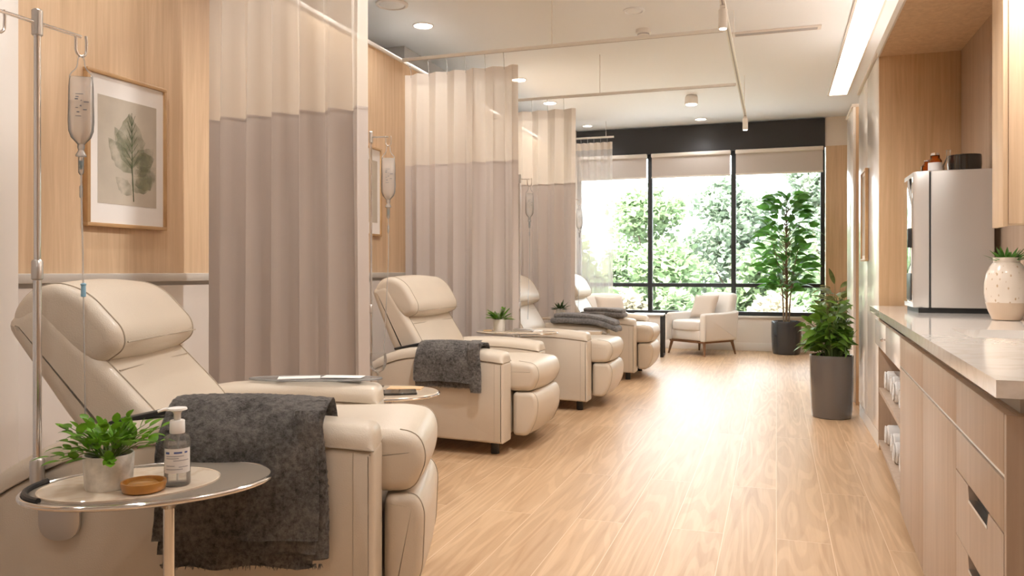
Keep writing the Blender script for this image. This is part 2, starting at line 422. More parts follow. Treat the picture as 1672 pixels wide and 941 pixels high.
# ------------------------------------------------------------------ room shell
ZC = 3.17; XL = -2.85; XR = 1.06; YB = 11.40; Y0 = -1.8
struct('floor', box(NB(), -3.6, 1.5, Y0, YB + .15, -.12, 0), 'floor')
bm = NB(); box(bm, -3.6, 1.5, Y0, YB + .15, ZC, ZC + .15); struct('ceiling', bm, 'ceiling')
struct('wall_left', box(NB(), XL - .18, XL, Y0, YB, 1.09, 2.77), 'oak_v')
struct('wall_left.001', box(NB(), XL - .18, XL - .004, Y0, YB, 0, 1.03), 'low_panel')
struct('wall_left.002', box(NB(), -3.6, -3.45, Y0, YB, 0, ZC), 'grey_wall')
bm = NB(); box(bm, XL - .18, XL + .018, Y0, YB, 1.05, 1.09, .003); struct('trim_1', bm, 'rail')
bm = NB(); box(bm, XL - .19, XL - .012, Y0, YB, 1.03, 1.05); struct('trim_rail_shade', bm, 'grey_wall')  # grey strip colours in the soft shadow under the rail
bm = NB(); box(bm, XL - .18, XL + .015, Y0, YB, 2.77, 2.80, .003); struct('trim_3', bm, 'trim')
struct('baseboard_left', box(NB(), XL - .01, XL + .012, Y0, YB, 0, .10, .003), 'trim')
bm = NB(); box(bm, XL - .02, XL + .02, 2.24, 2.335, 0, 2.77, .004); struct('trim_4', bm, 'trim')
bm = NB(); box(bm, -3.45, -3.24, 6.57, YB, 2.81, ZC); struct('trim_5', bm, 'grey_wall')
struct('wall_right', box(NB(), XR, XR + .18, Y0, YB, 0, ZC), 'oak_cab')
# back wall with its window opening  X -2.80 .. .62, Z .48 .. 2.78
WX0, WX1 = -2.80, .62
bm = NB()
box(bm, -3.45, WX1 + .0, YB, YB + .15, 0, .48)
struct('wall_back', bm, 'white_wall')
bm = NB(); box(bm, -3.45, WX0, YB, YB + .15, .48, ZC); struct('wall_back.001', bm, 'white_wall')
bm = NB(); box(bm, WX1, XR, YB, YB + .15, 2.78, ZC); struct('wall_back.002', bm, 'white_wall')
bm = NB(); box(bm, WX1 + .012, XR, YB - .012, YB + .15, 0, 2.78); struct('wall_back.003', bm, 'oak_v')
bm = NB(); box(bm, WX0, WX1, YB - .03, YB + .15, 2.78, 3.155); struct('trim_6', bm, 'header')
struct('baseboard_back', box(NB(), XL, WX1, YB - .014, YB, 0, .11, .003), 'trim')
bm = NB(); box(bm, WX0, WX1, YB - .03, YB + .15, .455, .482, .003); struct('trim_7', bm, 'trim')
# near wall behind the viewer
bm = NB(); box(bm, -3.6, 1.24, Y0 - .15, Y0, 0, ZC)
struct('wall_near', bm, 'white_wall')
# window frame
fw = .055
bm = NB()
yb0, yb1 = YB + .02, YB + .10
for x in (WX0, -1.73, -.57, WX1):
    a = x if x == WX0 else (x - fw if x == WX1 else x - fw / 2)
    box(bm, a, a + (fw if abs(x) != .57 and x != -1.73 else fw + .01), yb0, yb1, .482, 2.78, .004)
for z in (.482, .875, 2.725): box(bm, WX0, WX1, yb0 + .002, yb1 - .002, z, z + fw, .004)
wf = struct('window_1', bm, 'blackframe')
edges = [WX0 + fw, -1.73 - .03, -1.73 + .03, -.57 - .03, -.57 + .03, WX1 - fw]
for k in range(3):
    for (za, zb) in ((.537, .875), (.93, 2.725)):
        finish('pane', box(NB(), edges[2 * k] - .01, edges[2 * k + 1] + .01, YB + .055, YB + .061, za - .01, zb + .01), 'glass', wf)
BL = ['left', 'middle', 'right']
for k, (xa, xb) in enumerate(((WX0 + .03, -1.76), (-1.70, -.60), (-.54, WX1 - .02))):
    t = thing('roller_blind', ['white roller blind over the left window, half behind the sheer curtain', 'white roller blind between the two black mullions of the middle window', 'white roller blind over the right window behind the tall ficus plant'][k], 'blind', ((xa + xb) / 2, YB - .03, 2.44), 0, 'roller blinds on the back window')
    hw = (xb - xa) / 2
    finish('blind_fabric', box(NB(), -hw + .008, hw - .008, -.004, 0, .0, .30), 'blind', t)
    finish('hem_bar', box(NB(), -hw + .004, hw - .004, -.010, .006, -.012, .012, .004), 'trim', t)
    finish('cassette', box(NB(), -hw, hw, -.035, .028, .285, .34, .012, 3), 'trim', t)

# ------------------------------------------------------------------ light cove, downlights and ceiling gear
t = thing('light_cove', 'long glowing light strip recessed in the ceiling on the right', 'ceiling light', (0, 0, ZC))
finish('diffuser', box(NB(), .585, .775, 1.0, 9.93, -.012, 0), 'cove', t)
bm = NB(); box(bm, .565, .585, 1.0, 9.95, -.02, 0, .002); box(bm, .775, .795, 1.0, 9.95, -.02, 0, .002); box(bm, .565, .795, 9.93, 9.95, -.02, 0, .002)
finish('channel_trim', bm, 'trim', t)
def spot(parent, loc, watts, angle=150, rad=.05, col=(1, .985, .96), blend=.6):
    d = bpy.data.lights.new('lamp_light', 'SPOT'); d.energy = watts; d.spot_size = R(angle); d.spot_blend = blend; d.shadow_soft_size = rad; d.color = col
    o = bpy.data.objects.new('lamp_light', d); COL.objects.link(o); o.parent = parent; o.location = loc; return o
def downlight(x, y, label, r=.075, watts=None):
    t = thing('downlight', label, 'ceiling light', (x, y, ZC), 0, 'recessed downlights')
    finish('trim_ring', lathe(NB(), [(r + .014, 0), (r + .014, -.006), (r + .004, -.009), (r, -.004), (r, 0)], seg=32), 'trim', t)
    finish('lens', lathe(NB(), [(r, -.001), (r, -.0045), (0, -.005)], seg=32), 'lampglow', t)
    spot(t, (0, 0, -.08), (LAMP_W if y > 4 else LAMP_W * .5) if watts is None else watts)
downlight(-2.82, 6.07, 'glowing recessed downlight in front of the second curtain track, nearest the oak wall', watts=28)
downlight(-2.64, 8.114, 'small recessed downlight half hidden behind the top of the second curtain', watts=50)
downlight(-2.64, 9.356, 'glowing recessed downlight above the third privacy curtain', watts=38)
downlight(-2.55, 11.0, 'faint recessed downlight close to the black window header, on the left', .06, 5)
downlight(-.975, 11.0, 'faint recessed downlight close to the black window header, in mid ceiling', .07, 5)
downlight(-2.62, 4.6, 'added unseen downlight over the second recliner', watts=32)  # added above the view to brighten the room
for k, (x, y) in enumerate(((-2.3, 2.2), (-.9, 3.4), (-.9, .6), (-2.3, .2), (.2, 1.6), (.2, -.8))):  # extra downlights added out of view as room fill
    downlight(x, y, ['added unseen downlight over the first recliner headrest', 'recessed downlight over the aisle before the smoke detector', 'added unseen downlight over the aisle near the viewer', 'added unseen downlight behind the first recliner', 'added unseen downlight beside the worktop', 'added unseen downlight farthest from the window'][k], watts=(20, 76, 12, 18, 26, 10)[k])
t = thing('ceiling_speaker', 'round white ceiling speaker grille at the upper left beside the tall curtain', 'speaker', (-2.82, 5.50, ZC))
finish('rim', lathe(NB(), [(.125, 0), (.125, -.012), (.105, -.018), (.10, -.008), (.10, 0)], seg=40), 'trim', t)
finish('grille', lathe(NB(), [(.10, -.002), (.095, -.012), (.05, -.016), (0, -.017)], seg=40), 'white_pl', t)
t = thing('ceiling_speaker', 'flat faint round cover on the ceiling above the smoke detector', 'ceiling cover', (-1.072, 6.25, ZC))
finish('rim', lathe(NB(), [(.085, 0), (.085, -.008), (.07, -.012), (.066, -.006), (.066, 0)], seg=40), 'ceiling', t)
finish('cover', lathe(NB(), [(.066, -.001), (.06, -.008), (0, -.009)], seg=40), 'ceiling', t)
t = thing('smoke_detector', 'white dome smoke detector on the ceiling between the curtain tracks', 'smoke detector', (-1.08, 6.78, ZC))
finish('base_ring', lathe(NB(), [(.066, 0), (.066, -.02), (.06, -.028), (.05, -.03)], seg=32), 'white_pl', t)
finish('dome', lathe(NB(), [(.05, -.028), (.048, -.055), (.036, -.066), (0, -.068)], seg=32), 'white_pl', t)
finish('vent_slot', lathe(NB(), [(.0505, -.036), (.0505, -.046), (.045, -.047)], seg=32), 'inkgrey', t)
t = thing('surface_light', 'small white surface mounted cylinder light on the ceiling before the window', 'ceiling light', (-.95, 9.50, ZC))
finish('housing', lathe(NB(), [(.058, 0), (.075, -.02), (.078, -.10), (.066, -.105)], seg=32), 'white_pl', t)
finish('lens', lathe(NB(), [(.066, -.102), (.06, -.11), (0, -.112)], seg=32), 'lampglow', t)
spot(t, (0, 0, -.18), LAMP_W * .25)
t = thing('linear_vent', 'slim white slotted air vent on the ceiling right of the track', 'vent', (0, 7.15, ZC))
bm = NB(); box(bm, -.37, .36, -.055, .055, -.014, 0, .003); finish('vent_frame', bm, 'trim', t)
bm = NB()
for k in (-.024, .0, .024): box(bm, -.34, .33, k - .006, k + .006, -.017, -.0135)
finish('slot', bm, 'inkgrey', t)
# suspended curtain tracks
ZT = 2.79
def track(label, p0, p1, hang, ZT=2.79):
    t = thing('curtain_track', label, 'curtain track', (p0[0], p0[1], ZT))
    d = Vector((p1[0] - p0[0], p1[1] - p0[1], 0)); L = d.length; d.normalize(); a = math.atan2(d.y, d.x)
    mt = Matrix.Rotation(a, 4, 'Z')
    finish('rail', box(NB(), 0, L, -.014, .014, -.012, .012, .003, 2, mt), 'white_pl', t)
    finish('rail_groove', box(NB(), .01, L - .01, -.004, .004, -.0135, -.0115, 0, 2, mt), 'inkgrey', t)
    for s in hang:
        b = NB(); q = d * (s * L); cyl(b, q + Vector((0, 0, .01)), q + Vector((0, 0, ZC - ZT)), .0035, None, 8)
        finish('hanger_rod', b, 'white_pl', t)
YC = [3.22, 5.72, 7.42, 10.75]
track('white curtain track over the nearest tall privacy curtain', (XL, YC[0]), (-.335, YC[0]), (.35, .95))
track('white curtain track over the second curtain, running to the lighting track', (XL, YC[1]), (-.345, YC[1]), (.5,))
track('white curtain track over the third curtain, running to the lighting track', (XL, YC[2]), (-.345, YC[2]), (.5,))
track('white curtain track over the sheer curtain close to the window', (XL, YC[3]), (-2.12, YC[3]), (.85,), 2.95)
t = thing('lighting_track', 'long white lighting track running down the room towards the window', 'lighting track', (-.32, 1.0, ZT))
finish('rail', box(NB(), -.016, .016, 0, 8.0, -.012, .012, .003), 'white_pl', t)
finish('rail_groove', box(NB(), -.005, .005, .02, 7.98, -.0135, -.0115), 'inkgrey', t)
for y in (.6, 3.0, 5.5, 7.7): finish('hanger_rod', cyl(NB(), (0, y, .01), (0, y, ZC - ZT), .0035, None, 8), 'white_pl', t)
for y, lb in ((5.16, 'white spotlight head hanging from the lighting track at the second curtain track'), (8.93, 'white spotlight head at the far window end of the lighting track')):
    t = thing('track_spotlight', lb, 'spotlight', (-.32, y, ZT - .013), 0, 'spotlights on the lighting track')
    finish('adapter', box(NB(), -.018, .018, -.03, .03, -.02, 0, .004), 'white_pl', t)
    finish('housing', lathe(NB(), [(.022, -.02), (.028, -.025), (.028, -.14), (.024, -.144)], seg=24), 'white_pl', t)
    finish('lens', lathe(NB(), [(.024, -.142), (.02, -.147), (0, -.148)], seg=24), 'lampglow', t)
    spot(t, (0, 0, -.20), LAMP_W * .25, 120)

# ------------------------------------------------------------------ privacy curtains
def curtain(label, x0, x1, yc, zmid, ztop, nfold, amp, seed, sheer=False, zbot=.05, group='privacy curtains', ZT=2.79):
    rnd = random.Random(seed)
    t = thing('sheer_curtain' if sheer else 'privacy_curtain', label, 'curtain', ((x0 + x1) / 2, yc, zbot), 0, group)
    W = x1 - x0
    ph = [0.0]
    for k in range(nfold * 2): ph.append(ph[-1] + rnd.uniform(.45, 1.6))
    def s_of(u):                       # uneven folds
        q = u * (len(ph) - 1); i = min(int(q), len(ph) - 2); return ph[i] + (ph[i + 1] - ph[i]) * (q - i)
    am = [rnd.uniform(.6, 1.15) for _ in range(nfold * 2 + 2)]
    warp = [rnd.uniform(-.4, .4) for _ in range(nfold * 2 + 2)]
    def P(u, z):
        q = u * nfold * 2; i = int(q); f = q - i
        a = amp * (am[i] * (1 - f) + am[min(i + 1, len(am) - 1)] * f)
        h = (z - zbot) / (ztop - zbot)
        c = math.sin(PI * q); c = math.copysign(abs(c) ** .7, c)
        a *= (1.0 - .45 * h ** 4)
        xx = -W / 2 + W * (u + .35 / (nfold * 2) * math.sin(2 * PI * q + warp[i]) * (1 - .3 * h) * .5)
        drift = .012 * math.sin(1.7 * h + 5 * u + seed) * (1 - h)
        return Vector((xx + drift, a * c + .01 * math.sin(3 * u + 2 * h), z - zbot))
    N = nfold * 22
    if sheer:
        b = NB(); sheet(b, lambda u, v: P(u, zbot + (ztop - .10 - zbot) * v), N, 14); finish('sheer_panel', b, 'sheer', t, 80)
        b = NB(); sheet(b, lambda u, v: P(u, ztop - .10 + .10 * v), N, 2); finish('heading', b, 'cur_hem', t, 80)
    else:
        b = NB(); sheet(b, lambda u, v: P(u, zbot + (zmid - zbot) * v), N, 14); finish('fabric_panel', b, 'cur_low', t, 80)
        b = NB(); sheet(b, lambda u, v: P(u, zmid + (ztop - .09 - zmid) * v), N, 8); finish('mesh_panel', b, 'cur_mesh', t, 80)
        b = NB(); sheet(b, lambda u, v: P(u, ztop - .09 + .09 * v), N, 2); finish('heading', b, 'cur_hem', t, 80)
        b = NB(); sheet(b, lambda u, v: P(u, zmid - .012 + .012 * v) + Vector((0, -.002, 0)), N, 1); finish('seam_tape', b, 'cur_low', t, 80)
    for k in range(nfold):
        u = (k + .25) / nfold; p = P(u, ztop)
        b = NB(); tube(b, [p + Vector((0, 0, -.02)), p + Vector((0, 0, .03)), Vector((p.x, 0, ZT - .012 - zbot))], .0022, 6); finish('hook', b, 'tubing', t)
    return t
curtain('tall near privacy curtain, cream mesh over taupe, behind the first recliner', -2.66, -1.765, YC[0], 1.85, 2.70, 6, .062, 3)
curtain('second privacy curtain with its full mesh top in view, behind the second recliner', -2.82, -1.86, YC[1], 1.945, 2.67, 6, .05, 8)
curtain('third privacy curtain, between the third and fourth recliners', -2.82, -1.83, YC[2], 1.95, 2.67, 6, .05, 12)
curtain('pale sheer curtain hanging beside the big window', -2.80, -2.14, YC[3], 0, 2.88, 7, .04, 21, True, group=None, ZT=2.95)
curtain('curtain edge at the far left, beside the nearest drip stand', -2.70, -1.70, 1.30, 1.55, 2.75, 7, .045, 31, True, group=None)

# ------------------------------------------------------------------ right side joinery
t = thing('tall_cabinet', 'tall off-white cabinet with oak side framing the niche', 'cabinet', (.60, 5.33, 0))
finish('carcass', box(NB(), .022, XR - .606, .02, 1.26, .09, 2.45), 'oak_v', t)
finish('door', box(NB(), 0, .02, .03, .66, .10, 2.44, .002), 'lam', t)
finish('door', box(NB(), 0, .02, .664, 1.26, .10, 2.44, .002), 'lam', t)
finish('side_panel', box(NB(), 0, XR - .606, 0, .02, .0, 2.45, .002), 'oak_niche', t)
finish('plinth', box(NB(), .004, XR - .606, .02, 1.26, 0, .09), 'trim', t)
finish('cornice', box(NB(), -.012, XR - .606, 0, 1.26, 2.45, 2.475, .002), 'trim', t)
finish('added_uplight', box(NB(), .22, .27, .05, 1.2, 2.476, 2.492, .003), 'fill_uplight', t)  # added glowing strip, hidden behind the cornice to brighten the ceiling
t = thing('tall_cabinet', 'far off-white column past the oak doorway, nearest the window wall', 'cabinet', (.60, 7.05, 0))
finish('carcass', box(NB(), .02, XR - .606, .02, .60, .0, 2.45), 'oak_v', t)
finish('door', box(NB(), 0, .02, .0, .60, .02, 2.45, .002), 'lam', t)
finish('side_panel', box(NB(), 0.02, XR - .606, 0, .02, 0, 2.45, .002), 'oak_v', t)
finish('cornice', box(NB(), -.012, XR - .606, 0, .60, 2.45, 2.475, .002), 'trim', t)
finish('added_uplight', box(NB(), .22, .27, .05, .55, 2.476, 2.492, .003), 'fill_uplight', t)  # second added strip, ceiling fill only
bm = NB(); box(bm, .66, XR, 6.59, 7.05, 2.30, 2.475); struct('door_1', bm, 'oak_v')
bm = NB(); box(bm, .80, XR, 6.62, 7.02, 0, 2.30, .004); struct('door_1.001', bm, 'oak_v')
t = thing('niche_canopy', 'oak canopy panel with pale edge over the worktop niche', 'canopy', (.60, 3.95, 2.42))
finish('soffit_panel', box(NB(), 0, XR - .6, -1.3, 1.38, 0, .03), 'oak_v', t)
finish('edge_strip', box(NB(), -.012, 0, -1.3, 1.38, -.005, .055, .002), 'trim', t)
for y in (-.55, -.95):  # added pucks, kept out of view, to light the niche panel
    finish('added_puck_lamp', lathe(NB(), [(.03, 0), (.03, -.008), (.0, -.009)], (.30, y, 0), 24), 'lampglow', t); spot(t, (.30, y, -.05), 8, 160)
# oak wall lining behind the worktop
t = thing('wall_panelling', 'light oak panels on the wall behind the silver appliance', 'wall panel', (XR, 3.0, .90))
finish('panel', box(NB(), -.014, 0, .98, 1.66, 0, 1.52, .002), 'oak_cab', t)
finish('panel', box(NB(), -.014, 0, 1.664, 2.32, 0, 1.52, .002), 'oak_cab', t)
finish('backsplash', box(NB(), -.012, 0, -1.2, .976, 0, .60), 'backsplash', t, )
t = thing('upper_cabinet', 'oak wall cabinet hanging above the speckled vase', 'cabinet', (.86, 3.62, 1.29))
finish('carcass', box(NB(), .02, XR - .86, 0, .17, .0, 1.12, .002), 'oak_v', t)
finish('door', box(NB(), 0, .018, .002, .168, -.01, 1.12, .002), 'oak_v', t)
# base run: local y runs along the front (away from the viewer), local x into the wall
RUN = (.449, 1.79, 0); RA = -math.atan2(.135, 3.45)
def run(name, label, cat, y, z=0, x=0, group=None):
    p = Vector(RUN) + Matrix.Rotation(RA, 3, 'Z') @ Vector((x, y, z)); return thing(name, label, cat, p, RA, group)
ZB, ZTOP = .06, .815
D = .45
# open shelf unit
t = run('shelf_unit', 'open oak shelf unit holding rolled towels at the far end of the worktop', 'shelf unit', 2.0)
L = 1.44
finish('side_panel', box(NB(), 0, D, 0, .02, ZB, ZTOP, .002), 'oak_cab', t)
finish('side_panel', box(NB(), 0, D, L - .02, L, ZB, ZTOP, .002), 'oak_cab', t)
finish('back_panel', box(NB(), D - .015, D, .02, L - .02, ZB, ZTOP), 'oak_v', t)
finish('shelf', box(NB(), 0.002, D - .015, .02, L - .02, ZB, ZB + .025, .002), 'oak_cab', t)
finish('shelf', box(NB(), 0.002, D - .015, .02, L - .02, .375, .40, .002), 'oak_cab', t)
finish('shelf', box(NB(), 0.02, D - .015, .02, L - .02, .665, .68, .002), 'oak_cab', t)
for k, (a, b_) in enumerate(((.0, .715), (.72, L))):
    d = finish('drawer', box(NB(), -.018, 0.002, a, b_, .668, ZTOP, .002), 'lam', t)
    if k == 0: finish('knob', lathe(NB(), [(.004, 0), (.004, .012), (.010, .016), (.010, .022), (.006, .026)], (0, 0, 0), 16), 'chrome', d)
for d in t.children:
    for kn in d.children: kn.rotation_euler = (0, -PI / 2, 0); kn.location = (-.018, .68, .745)
def door_unit(label, y0, L):
    t = run('base_cabinet', label, 'cabinet', y0)
    finish('carcass', box(NB(), .004, D, 0, L, ZB, ZTOP), 'oak_cab', t)
    finish('drawer', box(NB(), -.018, 0.002, .002, L - .002, .692, ZTOP, .002), 'oak_cab', t)
    finish('pull_rail', box(NB(), -.014, 0.002, 0, L, .683, .689), 'steel', t)
    finish('door', box(NB(), -.018, 0.002, .002, L - .002, ZB, .68, .002), 'oak_cab', t)
door_unit('oak base cabinet with one door, next to the open towel shelves', 1.25, .75)
door_unit('oak base cabinet with one door, between the drawers and the other cabinet', .58, .67)
t = run('drawer_cabinet', 'oak cabinet of drawers with notched pulls at the near worktop end', 'cabinet', 0)
L = .58
finish('carcass', box(NB(), .004, D, .02, L, ZB, ZTOP), 'oak_cab', t)
finish('end_panel', box(NB(), -.018, D, 0.0, .018, ZB - .05, ZTOP, .002), 'oak_cab', t)
finish('pull_rail', box(NB(), -.014, 0.002, .02, L, .683, .689), 'steel', t)
def notched(z0, z1, notch):
    b = NB()
    if not notch: box(b, -.018, .002, .022, L - .002, z0, z1, .002); return b
    ya, yb, h = .17, .41, .032
    pl = [Vector((.022, z0)), Vector((L - .002, z0)), Vector((L - .002, z1)), Vector((yb, z1)), Vector((yb - .015, z1 - h)), Vector((ya + .015, z1 - h)), Vector((ya, z1)), Vector((.022, z1))]
    loft(b, [[Vector((x, p.x, p.y)) for p in pl] for x in (-.018, .002)])
    return b
for z0, z1, n in ((.692, ZTOP, 0), (.575, .68, 0), (.405, .572, 1), (ZB, .402, 1)):
    d = finish('drawer', notched(z0, z1, n), 'oak_cab', t, 30)
    if n:
        finish('finger_pull', box(NB(), -.019, .0, .182, .398, z1 - .038, z1 - .031), 'steel', d)
        finish('notch_back', box(NB(), .0015, .0035, .17, .41, z1 - .033, z1), 'dark', d)
# worktop with sink opening
t = run('worktop', 'white quartz worktop running along the oak base cabinets', 'worktop', 0)
xs = [-.045, .10, .40]; ys = [-.05, 1.05, 1.45, 3.46]
bm = NB()
rinv = Matrix.Rotation(-RA, 3, 'Z')
def wallx(y):   # local x of the wall face for a local y
    return (XR - .016 - RUN[0] - y * math.sin(-RA)) / math.cos(RA)
gv = [[bm.verts.new((x if i < 3 else wallx(y), y, .89)) for y in ys] for i, x in enumerate(xs + [0])]
for i in range(3):
    for j in range(3):
        if (i, j) != (1, 1): bm.faces.new((gv[i][j], gv[i + 1][j], gv[i + 1][j + 1], gv[i][j + 1]))
r = bmesh.ops.extrude_face_region(bm, geom=bm.faces[:])
bmesh.ops.translate(bm, verts=[v for v in r['geom'] if isinstance(v, bmesh.types.BMVert)], vec=(0, 0, -.035))
finish('slab', bm, 'quartz', t, 30)
finish('shadow_gap', box(NB(), .012, D - .02, .03, 3.40, ZTOP + .001, .855), 'grey_wall', t)
t = run('sink', 'undermount steel sink set into the white worktop', 'sink', 1.25, .853)
bm = NB()
def rr(hx, hy, z, rad=.03): return [Vector((p.x + .25, p.y, z)) for p in roundpoly([(-hx, -hy), (hx, -hy), (hx, hy), (-hx, hy)], rad, 5)]
loft(bm, [rr(.165, .215, 0), rr(.15, .20, 0), rr(.147, .197, -.02), rr(.14, .19, -.14), rr(.11, .16, -.16), rr(.02, .02, -.163, .008)], False)
solid(bm, .0015); finish('basin', bm, 'sink', t)
bm = NB(); lathe(bm, [(.03, -.161), (.03, -.158), (.02, -.158), (.0, -.160)], (.25, 0, 0), 24); finish('drain', bm, 'chrome', t)
# rolled towels
tw_lab = {(0, 0): 'farthest rolled white towel on the upper open shelf', (0, 1): 'second rolled towel from the far end of the upper open shelf', (0, 2): 'third rolled towel from the far end of the upper open shelf', (0, 3): 'nearest rolled white towel on the upper open shelf',
          (1, 0): 'farthest rolled white towel on the bottom open shelf', (1, 1): 'second rolled towel from the far end of the bottom open shelf', (1, 2): 'third rolled towel from the far end of the bottom open shelf', (1, 3): 'nearest rolled white towel on the bottom open shelf'}
def towel_bm(seed):
    rnd = random.Random(seed); b = NB(); rings = []
    n = 40
    for k, (x, sc) in enumerate(((0, .55), (.004, .85), (.012, .97), (.05, 1), (.15, 1.02), (.25, 1), (.31, .96), (.318, .8))):
        rg = []
        for j in range(n):
            a = 2 * PI * j / n; r = .062 * sc * (1 + .02 * math.sin(3 * a + seed))
            if abs((a - .9) % (2 * PI)) < .18: r *= 1.05
            rg.append(Vector((x, r * math.cos(a), .058 + .93 * r * math.sin(a))))
        rings.append(rg)
    loft(b, rings)
    return b
def spiral_bm():
    b = NB(); tube(b, [Vector((-.002, (.012 + .045 * k / 50) * math.cos(.45 * k), .058 + (.012 + .042 * k / 50) * math.sin(.45 * k))) for k in range(50)], .0035, 5); return b
for (s, z0) in ((0, .401), (1, ZB + .026)):
    for k in range(4):
        y = 2.0 + 1.30 - .24 * k - .02 * s
        t = run('rolled_towel', tw_lab[(s, k)], 'towel', y, z0, .03 + .01 * (k % 2), 'rolled towels on the open shelves')
        finish('roll', towel_bm(k + 4 * s), 'towel', t); finish('rolled_end', spiral_bm(), 'towel', t)

# ------------------------------------------------------------------ silver appliance and what stands on it
AX, AY, AZ = .66, 4.42, .89
t = thing('countertop_appliance', 'tall silver dispenser with mirrored front standing on the white worktop', 'appliance', (AX, AY, AZ))
finish('plinth', box(NB(), .02, .34, .01, .37, 0, .025), 'dark', t)
finish('body', box(NB(), .075, .355, 0, .38, .025, .715, .006, 3), 'silver', t)
dp = roundpoly([(0, .035), (.068, .0), (.068, .38), (0, .345)], [.02, .006, .006, .02], 4)
bm = NB(); slab(bm, dp, .025, .715, .004, 2, 'xy'); d = finish('door', bm, 'silver', t)
finish('mirror_panel', box(NB(), -.004, .001, .05, .335, .05, .69, .003), 'mirror', d)
finish('dispenser_recess', box(NB(), -.008, .002, .06, .20, .06, .20, .004), 'black', d)
finish('latch', box(NB(), -.022, .0, .055, .085, .33, .43, .006), 'black', d)
finish('door_gap', box(NB(), .066, .077, .006, .374, .03, .708), 'dark', t)
def bottle_thing(name, label, cat, loc, prof, mat, cap=None, lab=None):
    t = thing(name, label, cat, loc)
    finish('glass_body', lathe(NB(), prof, seg=28), mat, t)
    if cap: finish('stopper', lathe(NB(), cap, seg=20), 'chrome', t)
    if lab: finish('paper_label', lathe(NB(), [(lab[0], lab[1]), (lab[0], lab[2])], seg=28), 'label', t)
    return t
ZA = AZ + .7155
bottle_thing('glass_bottle', 'amber glass bottle with a white label on the silver appliance', 'bottle', (.775, AY + .13, ZA), [(.03, 0), (.032, .004), (.032, .062), (.026, .072), (.022, .076), (.022, .09)], 'brown_glass', [(.022, .09), (.018, .102), (.0, .104)], (.0325, .010, .052))
bottle_thing('glass_bottle', 'short amber bottle at the left edge of the silver appliance', 'bottle', (.748, AY + .20, ZA), [(.024, 0), (.026, .004), (.026, .045), (.014, .058), (.012, .07)], 'brown_glass', [(.012, .07), (.014, .075), (.0, .08)])
bottle_thing('glass_carafe', 'clear slim carafe between the amber bottle and the black bowl', 'carafe', (.84, AY + .15, ZA), [(.022, 0), (.026, .005), (.028, .04), (.018, .062), (.010, .078), (.010, .112), (.013, .118)], 'bottle')
t = thing('black_bowl', 'round smoked black bowl on top of the silver appliance', 'bowl', (.915, AY + .16, ZA))
finish('bowl_wall', lathe(NB(), [(.068, 0), (.076, .006), (.079, .04), (.078, .082), (.074, .083), (.073, .015), (0, .012)], seg=48), 'smoke', t)
finish('lid', lathe(NB(), [(.076, .083), (.077, .088), (.04, .092), (0, .092)], seg=48), 'smoke', t)
# speckled vase
t = thing('speckled_vase', 'cream speckled vase with spiky green plant beside the sink', 'vase', (.935, 3.88, .8905))
vp = [(.050, 0), (.056, .004), (.070, .04), (.079, .075)]
finish('vase_body', lathe(NB(), [(.079, .075), (.084, .115), (.084, .155), (.076, .20), (.060, .235), (.050, .247), (.052, .268), (.047, .268), (.046, .245)], seg=48), 'vase', t)
finish('vase_base', lathe(NB(), [(.048, 0), (.054, .003), (.070, .04), (.0795, .0755)], seg=48), 'vase_low', t)
bm = NB(); rnd = random.Random(5)
for k in range(30):
    a = rnd.uniform(0, 2 * PI); e = rnd.uniform(.25, 1.1); d = (math.cos(a) * math.cos(e) * .8, math.sin(a) * math.cos(e) * .8, math.sin(e))
    leaf(bm, (.02 * math.cos(a), .02 * math.sin(a), .245), d, rnd.uniform(.06, .10), .016, .1, 4, .3)
finish('succulent_leaves', bm, 'leaf_ficus', t)
finish('soil', lathe(NB(), [(.046, .244), (.0, .250)], seg=24), 'soil', t)
